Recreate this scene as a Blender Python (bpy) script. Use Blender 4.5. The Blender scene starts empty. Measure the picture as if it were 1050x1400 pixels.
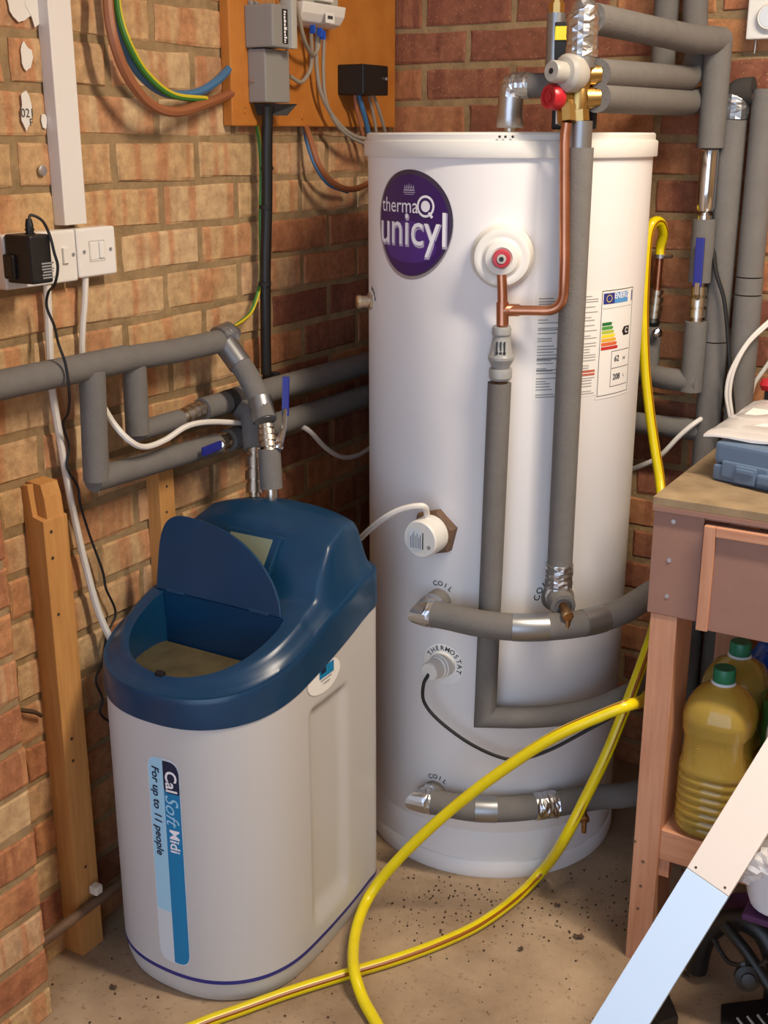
import bpy, bmesh, math, random
from mathutils import Vector, Matrix, noise
random.seed(7)
sc = bpy.context.scene
COL = sc.collection
PI = math.pi
# ------------------------------------------------------------------ camera, world, light, exposure
CAM = Vector((1.422, -2.4288, 1.4147)); PIT, YAW, FPX = .30868, .5341, 1614.3
cd = bpy.data.cameras.new('camera'); cd.sensor_fit = 'VERTICAL'; cd.sensor_height = 36; cd.lens = 36*FPX/1400
cd.clip_start = .02; cd.clip_end = 200
cam = bpy.data.objects.new('camera', cd); COL.objects.link(cam)
cam.location = CAM; cam.rotation_euler = (PI/2-PIT, 0, YAW); sc.camera = cam
w = bpy.data.worlds.new('sky'); sc.world = w; w.use_nodes = True
w.node_tree.nodes['Background'].inputs[0].default_value = (.62, .76, 1, 1)
w.node_tree.nodes['Background'].inputs[1].default_value = 2.8
LAMP = Vector((1.66, -1.0, 2.33))
sc.view_settings.view_transform = 'Standard'; sc.view_settings.look = 'None'
sc.view_settings.exposure = 0.0; sc.view_settings.gamma = 1
sc.view_settings.use_curve_mapping = False
# ------------------------------------------------------------------ picture <-> place (known planes of the room)
H_ = Vector((-math.sin(YAW), math.cos(YAW), 0)); R_ = Vector((math.cos(YAW), math.sin(YAW), 0)); UPV = Vector((0, 0, 1))
FW = H_*math.cos(PIT)-UPV*math.sin(PIT); UV_ = H_*math.sin(PIT)+UPV*math.cos(PIT)
def ray(px, py): return FW+R_*((px-525)/FPX)-UV_*((py-700)/FPX)
def wl(px, py, x=0.): d = ray(px, py); return CAM+d*((x-CAM.x)/d.x)          # plane parallel to the left wall
def wb(px, py, o=0.): d = ray(px, py); return CAM+d*((-o-CAM.y)/d.y)         # plane parallel to the back wall
def fl(px, py, z=0.): d = ray(px, py); return CAM+d*((z-CAM.z)/d.z)          # horizontal plane
CX, CY, CR = .4556, -.3384, .2618
def cy(px, py, R=CR):                                                        # shell around the cylinder
    d = ray(px, py); ox, oy = CAM.x-CX, CAM.y-CY
    a = d.x*d.x+d.y*d.y; b = 2*(ox*d.x+oy*d.y); k = ox*ox+oy*oy-R*R
    D = max(b*b-4*a*k, 0); return CAM+d*((-b-math.sqrt(D))/2/a)
def az(p): return math.atan2(p.y-CY, p.x-CX)
def cw(a0, z0, u, v, o=0.): a = a0+u/CR; return Vector((CX+(CR+o)*math.cos(a), CY+(CR+o)*math.sin(a), z0+v))
# ------------------------------------------------------------------ materials
def lin(c): c /= 255; return c/12.92 if c <= .04045 else ((c+.055)/1.055)**2.4
def rgb(r, g, b): return (lin(r), lin(g), lin(b), 1)
MATS = {}
def mat(name, col, rough=.6, metal=0., bump=0., bscale=60., var=0., vscale=8., spec=None, trans=0., ior=1.45, col2=None, stretch=(1, 1, 1), coat=0., emit=0.):
    if name in MATS: return MATS[name]
    m = bpy.data.materials.new(name); m.use_nodes = True; nt = m.node_tree; b = nt.nodes['Principled BSDF']
    c = rgb(*col); b.inputs['Base Color'].default_value = c
    b.inputs['Roughness'].default_value = rough; b.inputs['Metallic'].default_value = metal
    if spec is not None: b.inputs['Specular IOR Level'].default_value = spec
    if trans: b.inputs['Transmission Weight'].default_value = trans; b.inputs['IOR'].default_value = ior
    if coat: b.inputs['Coat Weight'].default_value = coat
    if emit: b.inputs['Emission Color'].default_value = c; b.inputs['Emission Strength'].default_value = emit
    if var or bump or col2:
        tc = nt.nodes.new('ShaderNodeTexCoord'); mp = nt.nodes.new('ShaderNodeMapping'); mp.inputs['Scale'].default_value = stretch
        nt.links.new(tc.outputs['Object'], mp.inputs['Vector'])
    if var or col2:
        n = nt.nodes.new('ShaderNodeTexNoise'); n.inputs['Scale'].default_value = vscale; n.inputs['Detail'].default_value = 6; n.inputs['Roughness'].default_value = .65
        nt.links.new(mp.outputs['Vector'], n.inputs['Vector'])
        r = nt.nodes.new('ShaderNodeValToRGB'); r.color_ramp.elements[0].position = .32; r.color_ramp.elements[1].position = .68
        c2 = rgb(*col2) if col2 else tuple(min(1, x*(1+var)) for x in c[:3])+(1,)
        c1 = c if col2 else tuple(x*(1-var) for x in c[:3])+(1,)
        r.color_ramp.elements[0].color = c1; r.color_ramp.elements[1].color = c2
        nt.links.new(n.outputs['Fac'], r.inputs['Fac']); nt.links.new(r.outputs['Color'], b.inputs['Base Color'])
    if bump:
        n2 = nt.nodes.new('ShaderNodeTexNoise'); n2.inputs['Scale'].default_value = bscale; n2.inputs['Detail'].default_value = 5
        nt.links.new(mp.outputs['Vector'], n2.inputs['Vector'])
        bp = nt.nodes.new('ShaderNodeBump'); bp.inputs['Strength'].default_value = bump; bp.inputs['Distance'].default_value = .004
        nt.links.new(n2.outputs['Fac'], bp.inputs['Height']); nt.links.new(bp.outputs['Normal'], b.inputs['Normal'])
    MATS[name] = m; return m
def brick_mat(name, stops, bandcol, axis):
    """colour from the brick's own random number, vertical kiss-mark bands and speckles"""
    m = bpy.data.materials.new(name); m.use_nodes = True; nt = m.node_tree; N = nt.nodes.new; L = nt.links.new; b = nt.nodes['Principled BSDF']
    oi = N('ShaderNodeObjectInfo'); tc = N('ShaderNodeTexCoord')
    r = N('ShaderNodeValToRGB'); r.color_ramp.interpolation = 'LINEAR'
    els = r.color_ramp.elements
    while len(els) < len(stops): els.new(.5)
    for i, s in enumerate(stops): els[i].position = i/(len(stops)-1); els[i].color = rgb(*s)
    L(oi.outputs['Random'], r.inputs['Fac'])
    ad = N('ShaderNodeVectorMath'); ad.operation = 'ADD'; L(tc.outputs['Object'], ad.inputs[0])
    mu = N('ShaderNodeVectorMath'); mu.operation = 'SCALE'; mu.inputs['Scale'].default_value = 7.3; L(oi.outputs['Location'], mu.inputs[0]); L(mu.outputs['Vector'], ad.inputs[1])
    mp = N('ShaderNodeMapping'); mp.inputs['Scale'].default_value = (26, 26, 2.2); L(ad.outputs['Vector'], mp.inputs['Vector'])
    n1 = N('ShaderNodeTexNoise'); n1.inputs['Scale'].default_value = 1; n1.inputs['Detail'].default_value = 1.5; L(mp.outputs['Vector'], n1.inputs['Vector'])
    r1 = N('ShaderNodeValToRGB'); r1.color_ramp.elements[0].position = .5; r1.color_ramp.elements[1].position = .6; L(n1.outputs['Fac'], r1.inputs['Fac'])
    mx = N('ShaderNodeMixRGB'); mx.inputs['Color2'].default_value = rgb(*bandcol); L(r.outputs['Color'], mx.inputs['Color1'])
    sc_ = N('ShaderNodeMath'); sc_.operation = 'MULTIPLY'; sc_.inputs[1].default_value = .75; L(r1.outputs['Color'], sc_.inputs[0]); L(sc_.outputs[0], mx.inputs['Fac'])
    n2 = N('ShaderNodeTexNoise'); n2.inputs['Scale'].default_value = 45; n2.inputs['Detail'].default_value = 8; n2.inputs['Roughness'].default_value = .7; L(ad.outputs['Vector'], n2.inputs['Vector'])
    mx2 = N('ShaderNodeMixRGB'); mx2.blend_type = 'OVERLAY'; mx2.inputs['Fac'].default_value = .8; L(mx.outputs['Color'], mx2.inputs['Color1']); L(n2.outputs['Fac'], mx2.inputs['Color2'])
    vo = N('ShaderNodeTexVoronoi'); vo.inputs['Scale'].default_value = 120; L(ad.outputs['Vector'], vo.inputs['Vector'])
    r2 = N('ShaderNodeValToRGB'); r2.color_ramp.elements[0].position = .10; r2.color_ramp.elements[0].color = (1, 1, 1, 1); r2.color_ramp.elements[1].position = .17; r2.color_ramp.elements[1].color = (0, 0, 0, 1); L(vo.outputs['Distance'], r2.inputs['Fac'])
    m3 = N('ShaderNodeMath'); m3.operation = 'MULTIPLY'; L(r2.outputs['Color'], m3.inputs[0]); m3.inputs[1].default_value = .34
    mx3 = N('ShaderNodeMixRGB'); mx3.inputs['Color2'].default_value = rgb(232, 200, 155); L(m3.outputs[0], mx3.inputs['Fac']); L(mx2.outputs['Color'], mx3.inputs['Color1'])
    L(mx3.outputs['Color'], b.inputs['Base Color']); b.inputs['Roughness'].default_value = .85
    b.inputs['Specular IOR Level'].default_value = .25
    bp = N('ShaderNodeBump'); bp.inputs['Strength'].default_value = .5; bp.inputs['Distance'].default_value = .004; L(n2.outputs['Fac'], bp.inputs['Height']); L(bp.outputs['Normal'], b.inputs['Normal'])
    return m
def M_(n):
    T = dict(
     mortar=((150, 124, 88), .95, dict(bump=.6, bscale=120, var=.25, vscale=25)),
     foam=((112, 108, 104), .92, dict(bump=.25, bscale=260, var=.06, vscale=30, spec=.2)),
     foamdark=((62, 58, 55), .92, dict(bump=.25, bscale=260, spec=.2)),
     foil=((200, 200, 202), .34, dict(metal=1., bump=.12, bscale=40)),
     silvertape=((150, 151, 153), .38, dict(metal=.85)),
     chrome=((215, 215, 218), .10, dict(metal=1.)),
     nickel=((214, 202, 184), .30, dict(metal=1., bump=.05, bscale=80)),
     brass=((190, 156, 96), .34, dict(metal=1., bump=.05, bscale=80)),
     copper=((196, 136, 106), .34, dict(metal=1., var=.12, vscale=20)),
     tarnish=((150, 112, 72), .4, dict(metal=.9, var=.3, vscale=60)),
     enamel=((232, 229, 228), .48, dict(spec=.3, var=.015, vscale=3)),
     plastwhite=((222, 219, 212), .45, {}),
     whitepvc=((228, 222, 216), .4, {}),
     sockwhite=((232, 228, 222), .3, {}),
     softwhite=((192, 189, 186), .42, dict(bump=.04, bscale=300)),
     softblue=((12, 54, 86), .32, dict(var=.12, vscale=12)),
     lineblue=((38, 40, 120), .4, {}),
     black=((22, 21, 21), .45, {}), blackrub=((20, 19, 19), .6, {}),
     greyplast=((140, 137, 132), .5, {}), greylight=((176, 172, 162), .5, {}),
     greyvalve=((150, 150, 148), .4, {}),
     knobgrey=((172, 167, 158), .4, {}),
     red=((178, 30, 42), .32, {}), yellow=((226, 206, 16), .28, dict(var=.05, vscale=30)),
     yellowtag=((240, 214, 20), .4, {}), hosestripe=((150, 84, 14), .35, {}),
     leverblue=((30, 36, 128), .35, {}), cblue=((66, 110, 150), .5, {}), clipblue=((38, 84, 190), .4, {}),
     cbrown=((150, 92, 58), .5, {}), cgrey=((150, 138, 122), .5, {}), cgreen=((58, 120, 44), .5, {}), cyellow=((206, 184, 40), .5, {}),
     cgy=((120, 140, 40), .5, {}), cwhite=((222, 216, 208), .45, {}),
     boardwood=((196, 126, 52), .55, dict(bump=.15, bscale=150, col2=(180, 108, 40), vscale=14)),
     pine=((200, 148, 116), .6, dict(bump=.12, bscale=60, col2=(182, 126, 96), vscale=7, stretch=(14, 14, .9))),
     pineh=((200, 148, 116), .6, dict(bump=.12, bscale=60, col2=(182, 126, 96), vscale=7, stretch=(.9, 14, 14))),
     batten=((205, 150, 86), .7, dict(bump=.15, bscale=60, col2=(184, 128, 68), vscale=7, stretch=(14, 14, .9))),
     ply=((150, 112, 96), .65, dict(bump=.08, bscale=80, col2=(142, 104, 90), vscale=9)),
     benchtop=((158, 136, 104), .7, dict(bump=.2, bscale=60, col2=(120, 100, 74), vscale=9)),
     casebl=((92, 112, 136), .42, dict(bump=.05, bscale=300)),
     cream=((236, 224, 212), .45, {}), daylit_blue=((204, 228, 255), .35, {}),  # board halves: lamp warmth and daylight blue are put into these colours
     purple=((70, 28, 72), .7, dict(bump=.3, bscale=30)),
     paper=((232, 230, 226), .6, {}), ink=((60, 60, 62), .7, {}), inkred=((190, 90, 70), .7, {}), inklight=((150, 150, 152), .7, {}),
     labelpurple=((54, 22, 92), .3, {}), labelpurple2=((74, 38, 124), .3, {}), labelsilver=((170, 168, 178), .3, dict(metal=.5)), labeldark=((70, 62, 84), .3, dict(metal=.3)),
     letter=((238, 236, 240), .4, {}), letterdim=((176, 168, 190), .4, {}),
     e1=((30, 110, 50), .6, {}), e2=((70, 150, 60), .6, {}), e3=((176, 190, 60), .6, {}), e4=((236, 214, 40), .6, {}), e5=((226, 168, 50), .6, {}), e6=((214, 100, 50), .6, {}), e7=((190, 45, 40), .6, {}),
     ecyan=((80, 150, 210), .5, {}), enavy=((40, 50, 130), .5, {}),
     calnavy=((12, 34, 66), .35, {}), calcyan=((0, 124, 176), .35, {}), calpale=((160, 208, 232), .35, dict()),
     palegrey=((205, 212, 218), .35, {}),
     brine=((84, 75, 52), .15, dict(var=.3, vscale=14)), display=((120, 128, 112), .2, {}),
     bottlegreen=((20, 110, 78), .4, {}), greenplast=((30, 110, 50), .4, {}),
     bluebag=((24, 78, 180), .25, dict(bump=.4, bscale=40)),
     leaf=((74, 52, 34), .8, {}), grit=((70, 52, 38), .9, {}), steel=((196, 196, 198), .4, dict(metal=1.)),
     hexbrown=((104, 78, 58), .6, dict(var=.2, vscale=40)), dot=((30, 28, 28), .6, {}),
     paintwhite=((226, 220, 212), .7, {}), clipwhite=((216, 206, 192), .6, {}),
     tubwhite=((214, 216, 224), .35, dict(bump=.2, bscale=20)),
     ceil=((226, 222, 214), .9, dict(bump=.1, bscale=40)),
    )
    c, r, k = T[n]; return mat(n, c, r, **k)
def oil_mat():
    m = bpy.data.materials.new('cooking_oil_bottle'); m.use_nodes = True; b = m.node_tree.nodes['Principled BSDF']
    b.inputs['Base Color'].default_value = rgb(222, 190, 92); b.inputs['Roughness'].default_value = .05
    b.inputs['Transmission Weight'].default_value = .62; b.inputs['IOR'].default_value = 1.2
    b.inputs['Coat Weight'].default_value = .6; b.inputs['Coat Roughness'].default_value = .05
    return m
def clear_mat():
    m = bpy.data.materials.new('clear_plastic_wrap'); m.use_nodes = True; b = m.node_tree.nodes['Principled BSDF']
    b.inputs['Base Color'].default_value = rgb(228, 224, 222); b.inputs['Roughness'].default_value = .16
    b.inputs['Alpha'].default_value = .72; b.inputs['Coat Weight'].default_value = .5
    return m
# ------------------------------------------------------------------ objects
def tag(o, label, cat, group=None, kind=None):
    if label: o['label'] = label
    if cat: o['category'] = cat
    if group: o['group'] = group
    if kind: o['kind'] = kind
    return o
def thing(name, label, cat, loc=(0, 0, 0), group=None):
    o = bpy.data.objects.new(name, None); COL.objects.link(o); o.location = loc; o.empty_display_size = .05
    o['_w'] = list(loc)
    return tag(o, label, cat, group)
def worg(o): return Vector(o['_w']) if o is not None and '_w' in o.keys() else Vector((0, 0, 0))
def frame(d):
    d = Vector(d).normalized(); a = Vector((0, 0, 1)) if abs(d.z) < .95 else Vector((1, 0, 0))
    u = a.cross(d).normalized(); return u, d.cross(u).normalized(), d
class MB:
    def __init__(s): s.v = []; s.f = []; s.mi = []; s.cur = 0
    def add(s, vs, fs):
        o = len(s.v); s.v += [Vector(p) for p in vs]; s.f += [tuple(i+o for i in f) for f in fs]; s.mi += [s.cur]*len(fs); return s
    def box(s, a, b):
        a = Vector(a); b = Vector(b); x0, x1 = sorted((a.x, b.x)); y0, y1 = sorted((a.y, b.y)); z0, z1 = sorted((a.z, b.z))
        return s.add([(x0, y0, z0), (x1, y0, z0), (x1, y1, z0), (x0, y1, z0), (x0, y0, z1), (x1, y0, z1), (x1, y1, z1), (x0, y1, z1)],
                     [(3, 2, 1, 0), (4, 5, 6, 7), (0, 1, 5, 4), (1, 2, 6, 5), (2, 3, 7, 6), (3, 0, 4, 7)])
    def obox(s, c, ax, ay, az_):          # oriented box, half axes
        c = Vector(c); vs = [c+i*ax+j*ay+k*az_ for k in (-1, 1) for i, j in ((-1, -1), (1, -1), (1, 1), (-1, 1))]
        if ax.cross(ay).dot(az_) < 0: return s.add(vs, [(0, 1, 2, 3), (7, 6, 5, 4), (4, 5, 1, 0), (5, 6, 2, 1), (6, 7, 3, 2), (7, 4, 0, 3)])
        return s.add(vs, [(3, 2, 1, 0), (4, 5, 6, 7), (0, 1, 5, 4), (1, 2, 6, 5), (2, 3, 7, 6), (3, 0, 4, 7)])
    def tube(s, pts, r, seg=16, caps=True, crinkle=0., wall=0.):
        pts = [Vector(p) for p in pts]; n = len(pts); rr = r if isinstance(r, (list, tuple)) else [r]*n
        t = (pts[1]-pts[0]).normalized(); u, v, _ = frame(t); vs = []
        for i in range(n):
            tn = ((pts[min(i+1, n-1)]-pts[i]).normalized()+(pts[i]-pts[max(i-1, 0)]).normalized())
            tn = tn.normalized() if tn.length > 1e-6 else t
            if i == 0: tn = t
            q = t.rotation_difference(tn); u = q @ u; v = q @ v; t = tn
            # mitre: widen rings at sharp kinks
            k = 1.; mdir = None
            if 0 < i < n-1:
                a = (pts[i]-pts[i-1]).normalized(); bb = (pts[i+1]-pts[i]).normalized(); c = a.dot(bb)
                if c < .98: k = 1/max(.5, math.sqrt((1+c)/2)); mdir = (bb-a).normalized()
            for j in range(seg):
                an = 2*PI*j/seg; o = (u*math.cos(an)+v*math.sin(an))*rr[i]
                if mdir is not None: o += mdir*(o.dot(mdir)*(k-1))
                if crinkle: o *= 1+crinkle*(random.random()-.35)
                vs.append(pts[i]+o)
        fs = [(i*seg+j, i*seg+(j+1) % seg, (i+1)*seg+(j+1) % seg, (i+1)*seg+j) for i in range(n-1) for j in range(seg)]
        if caps: fs += [tuple(reversed(range(seg))), tuple((n-1)*seg+j for j in range(seg))]
        return s.add(vs, fs)
    def lathe(s, prof, o=(0, 0, 0), d=(0, 0, 1), seg=32, caps=True, rot=0.):   # prof: (radius, height)
        o = Vector(o); u, v, d = frame(d); vs = []
        for r, h in prof:
            for j in range(seg): a = 2*PI*j/seg+rot; vs.append(o+d*h+(u*math.cos(a)+v*math.sin(a))*r)
        n = len(prof); fs = [(i*seg+j, i*seg+(j+1) % seg, (i+1)*seg+(j+1) % seg, (i+1)*seg+j) for i in range(n-1) for j in range(seg)]
        if caps: fs += [tuple(reversed(range(seg))), tuple((n-1)*seg+j for j in range(seg))]
        return s.add(vs, fs)
    def poly(s, pts, off):                   # extrude polygon along off
        n = len(pts); pts = [Vector(p) for p in pts]; off = Vector(off)
        nn = Vector((0, 0, 0))
        for i in range(n): nn += pts[i].cross(pts[(i+1) % n])
        if nn.dot(off) < 0: pts = pts[::-1]
        return s.add(pts+[p+off for p in pts], [tuple(reversed(range(n))), tuple(range(n, 2*n))]+[(i, (i+1) % n, (i+1) % n+n, i+n) for i in range(n)])
    def build(s, name, m, parent=None, smooth=False, bevel=0., seg=2, sharp=35, weld=False):
        org = worg(parent)
        me = bpy.data.meshes.new(name); me.from_pydata([v-org for v in s.v], [], s.f)
        ms = m if isinstance(m, (list, tuple)) else [m]
        for q in ms: me.materials.append(M_(q) if isinstance(q, str) else q)
        if len(ms) > 1: me.polygons.foreach_set('material_index', s.mi)
        if weld or bevel:
            b = bmesh.new(); b.from_mesh(me)
            if weld: bmesh.ops.remove_doubles(b, verts=b.verts, dist=1e-5)
            if bevel:
                ed = [e for e in b.edges if len(e.link_faces) == 2 and e.calc_face_angle(0) > .5]
                bmesh.ops.bevel(b, geom=ed, offset=bevel, segments=seg, profile=.6, affect='EDGES', clamp_overlap=True)
            b.to_mesh(me); b.free()
        if smooth:
            me.polygons.foreach_set('use_smooth', [True]*len(me.polygons)); me.set_sharp_from_angle(angle=math.radians(sharp))
        me.update()
        o = bpy.data.objects.new(name, me); COL.objects.link(o)
        if parent is not None: o.parent = parent; o['_w'] = list(org)
        return o
def fillet(pts, r, n=6):
    pts = [Vector(p) for p in pts]; out = [pts[0]]
    for i in range(1, len(pts)-1):
        a, p, b = pts[i-1], pts[i], pts[i+1]; d1 = (a-p); d2 = (b-p); rr = min(r, d1.length*.49, d2.length*.49)
        q1 = p+d1.normalized()*rr; q2 = p+d2.normalized()*rr
        for k in range(n+1): t = k/n; out.append(q1*(1-t)**2+p*2*t*(1-t)+q2*t*t)
    return out+[pts[-1]]
def spline(pts, n=8):
    P = [Vector(p) for p in pts]; P = [P[0]*2-P[1]]+P+[P[-1]*2-P[-2]]; out = []
    for i in range(1, len(P)-2):
        a, b, c, d = P[i-1:i+3]
        for k in range(n):
            t = k/n; out.append(.5*((2*b)+(c-a)*t+(2*a-5*b+4*c-d)*t*t+(3*b-a-3*c+d)*t**3))
    return out+[P[-2]]
def part(name, mb, m, parent, label=None, **k):
    o = mb.build(name, m, parent, **k)
    if label: o['label'] = label
    return o
def cable(name, label, pts, r, m, cat='cable', sp=True, seg=8, group=None):
    o = MB().tube(spline(pts, 8) if sp else pts, r, seg).build(name, m, None, smooth=True)
    return tag(o, label, cat, group)
def text_mesh(body, size, fn, name, m, parent, bold=False, shear=0., align='CENTER', space=1., res=3, xs=1.):
    """lettering: flat type laid on a surface through fn(u, v)"""
    c = bpy.data.curves.new(name, 'FONT'); c.body = body; c.size = size; c.align_x = align; c.align_y = 'CENTER'; c.resolution_u = res
    c.shear = shear; c.space_character = space; c.offset = size*.02 if bold else 0
    o = bpy.data.objects.new(name, c); COL.objects.link(o); bpy.context.view_layer.update()
    dg = bpy.context.evaluated_depsgraph_get(); me = bpy.data.meshes.new_from_object(o.evaluated_get(dg))
    bpy.data.objects.remove(o); bpy.data.curves.remove(c)
    b = bmesh.new(); b.from_mesh(me); bmesh.ops.triangulate(b, faces=b.faces)
    org = worg(parent)
    for v in b.verts: v.co = fn(v.co.x*xs, v.co.y)-org
    b.to_mesh(me); b.free(); me.materials.clear(); me.materials.append(M_(m)); me.name = name
    ob = bpy.data.objects.new(name, me); COL.objects.link(ob); ob.parent = parent; ob['_w'] = list(org)
    return ob
def sheet(mb, fn, u0, u1, v0, v1, nu=8, nv=2):
    vs = [fn(u0+(u1-u0)*i/nu, v0+(v1-v0)*j/nv) for j in range(nv+1) for i in range(nu+1)]
    return mb.add(vs, [(j*(nu+1)+i, j*(nu+1)+i+1, (j+1)*(nu+1)+i+1, (j+1)*(nu+1)+i) for j in range(nv) for i in range(nu)])
def disc(mb, fn, cu, cv, rad, n=40, rings=5, r0=0.):     # rad(theta) -> radius pair
    vs = []; fs = []
    for k in range(rings+1):
        s = r0+(1-r0)*k/rings
        for j in range(n):
            a = 2*PI*j/n; ru, rv = rad(a); vs.append(fn(cu+ru*s*math.cos(a), cv+rv*s*math.sin(a)))
    for k in range(rings):
        for j in range(n): fs.append((k*n+j, (k+1)*n+j, (k+1)*n+(j+1) % n, k*n+(j+1) % n))
    return mb.add(vs, fs)
# ================================================================== SETTING
def floor_mat():
    m = bpy.data.materials.new('concrete_floor'); m.use_nodes = True; nt = m.node_tree; N = nt.nodes.new; L = nt.links.new; b = nt.nodes['Principled BSDF']
    tc = N('ShaderNodeTexCoord'); n = N('ShaderNodeTexNoise'); n.inputs['Scale'].default_value = 4.5; n.inputs['Detail'].default_value = 9; n.inputs['Roughness'].default_value = .62; L(tc.outputs['Object'], n.inputs['Vector'])
    r = N('ShaderNodeValToRGB'); e = r.color_ramp.elements; e[0].position = .3; e[0].color = rgb(132, 108, 84); e[1].position = .66; e[1].color = rgb(176, 152, 124); L(n.outputs['Fac'], r.inputs['Fac'])
    n2 = N('ShaderNodeTexNoise'); n2.inputs['Scale'].default_value = 70; n2.inputs['Detail'].default_value = 6; n2.inputs['Roughness'].default_value = .7; L(tc.outputs['Object'], n2.inputs['Vector'])
    r2 = N('ShaderNodeValToRGB'); e = r2.color_ramp.elements; e[0].position = .34; e[0].color = (.28, .22, .17, 1); e[1].position = .43; e[1].color = (1, 1, 1, 1); L(n2.outputs['Fac'], r2.inputs['Fac'])
    mx = N('ShaderNodeMixRGB'); mx.blend_type = 'MULTIPLY'; mx.inputs['Fac'].default_value = .6; L(r.outputs['Color'], mx.inputs['Color1']); L(r2.outputs['Color'], mx.inputs['Color2'])
    L(mx.outputs['Color'], b.inputs['Base Color']); b.inputs['Roughness'].default_value = .8
    bp = N('ShaderNodeBump'); bp.inputs['Strength'].default_value = .25; bp.inputs['Distance'].default_value = .004; L(n2.outputs['Fac'], bp.inputs['Height']); L(bp.outputs['Normal'], b.inputs['Normal'])
    return m
XR, YF, ZC = 3.0, -4.2, 2.45
def struct(name, mb, m, **k): o = mb.build(name, m, None, **k); o['kind'] = 'structure'; return o
struct('floor', MB().box((-.15, YF, -.1), (XR+.1, .15, 0)), floor_mat())
struct('ceiling', MB().box((-.15, YF, ZC), (XR+.1, .15, ZC+.1)), 'ceil')
struct('wall_right', MB().box((XR, YF, 0), (XR+.1, .15, ZC)), 'mortar')
MR = .003
WL = struct('wall_left', MB().box((-.15, YF, 0), (-MR, .15, ZC)), 'mortar')
WB = struct('wall_back', MB().box((-MR, MR, 0), (XR, .15, ZC)), 'mortar')
# brick pieces: shared meshes, chamfered arrises, uneven faces; local x along the wall, local -y out of it
PIT_B, HB, JT, Z0 = .2145, .075, .0128, 1.4839
LB, TB = PIT_B-JT, HB-JT
def brick_mesh(i, m, LB=LB):
    rnd = random.Random(i); b = MB(); nx, nz = 3, 2; vs = []
    def J(a): return (rnd.random()-.5)*a
    hx, hz = LB/2, TB/2
    for j in range(nz+1):
        for k in range(nx+1):
            ex = (k in (0, nx)); ez = (j in (0, nz))
            x = (-hx+.004)+(LB-.008)*k/nx; z = (-hz+.004)+(TB-.008)*j/nz
            vs.append((x+J(.003), (0 if (ex or ez) else -.001)+J(.0016), z+J(.003)))
    loop = [k for k in range(nx+1)]+[(nx+1)*j+nx for j in range(1, nz+1)]+[(nx+1)*nz+k for k in range(nx-1, -1, -1)]+[(nx+1)*j for j in range(nz-1, 0, -1)]
    n0 = len(vs); mid = []
    for q in loop:
        x, y, z = vs[q]; X = hx if x > hx*.8 else (-hx if x < -hx*.8 else x); Z = hz if z > hz*.8 else (-hz if z < -hz*.8 else z)
        mid.append((X+J(.0045), .0024+J(.0012), Z+J(.0045)))
    back = [(x, .02, z) for x, y, z in mid]
    n = len(loop); allv = vs+mid+back
    fs = [((nx+1)*j+k, (nx+1)*j+k+1, (nx+1)*(j+1)+k+1, (nx+1)*(j+1)+k) for j in range(nz) for k in range(nx)]
    for a in range(n):
        c = (a+1) % n; fs.append((loop[a], n0+a, n0+c, loop[c])); fs.append((n0+a, n0+n+a, n0+n+c, n0+c))
    me = bpy.data.meshes.new('brick'); me.from_pydata(allv, [], fs); me.materials.append(m)
    return me
BUFF = brick_mat('buff_brick', [(188, 152, 112), (198, 162, 118), (188, 154, 110), (202, 170, 130), (182, 140, 104), (194, 158, 114)], (180, 122, 84), 0)
REDB = brick_mat('red_brick', [(140, 88, 66), (152, 98, 72), (132, 82, 62), (158, 104, 76), (146, 94, 70)], (124, 74, 58), 0)
ORAN = brick_mat('orange_brick', [(176, 120, 82), (166, 110, 76), (182, 128, 86)], (156, 100, 70), 0)
BUFFS = [brick_mesh(i, BUFF) for i in range(7)]; REDS = [brick_mesh(20+i, REDB) for i in range(7)]; ORS = [brick_mesh(40+i, ORAN) for i in range(5)]
def lay(wall, org, ux, a0, a1, shift, pool, zmax=ZC, zmin=0.):
    """stretcher bond between a0 and a1 along ux; courses counted down from Z0"""
    out = Vector((ux.y, -ux.x, 0)); ang = math.atan2(ux.y, ux.x)
    for k in range(-12, 20):
        zt = Z0-HB*k; zb = zt-HB; zc = (zt+zb)/2
        if zb >= zmax-.02 or zt <= zmin+.012: continue
        ph = shift[k % 2]; n0 = math.floor((a0-ph)/PIT_B)-1
        for i in range(n0, n0+40):
            s0 = max(ph+i*PIT_B+JT/2, a0); s1 = min(ph+(i+1)*PIT_B-JT/2, a1)
            if s1-s0 < .018: continue
            o = bpy.data.objects.new('brick', random.choice(pool((s0+s1)/2, zc))); COL.objects.link(o); o.parent = wall
            c = org+ux*((s0+s1)/2); z0b = max(zb+JT/2, 0); z1b = zt-JT/2
            o.location = (c.x+out.x*random.uniform(-.001, .0015), c.y+out.y*random.uniform(-.001, .0015), (z0b+z1b)/2)
            o.rotation_euler = (random.uniform(-.006, .006), random.uniform(-.006, .006), ang)
            o.scale = ((s1-s0)/LB*random.uniform(.985, 1.), 1, (z1b-z0b)/TB*random.uniform(.98, 1.01))
ux_l = Vector((0, 1, 0)); ux_b = Vector((1, 0, 0))
def pool_left(s, z):
    p = random.random()
    if s > -.5 and z < 1.08: return REDS if p < .7 else ORS  # redder bricks near the corner, partly shade put into the brick colour
    if s > -.45 and z < 1.25: return ORS if p < .75 else BUFFS
    if z < .42 and s > -1.15: return REDS if p < .6 else ORS  # low bricks picked redder: the wall's shadow put into their colour
    return BUFFS if p < .95 else ORS
def pool_back(s, z):
    p = random.random()
    if s > .5 : return ORS if p < .6 else REDS
    return REDS if p < .85 else ORS
lay(WL, Vector((0, 0, 0)), ux_l, -1.4, -.002, (-.788, -.901), pool_left, zmax=2.0)
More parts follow.
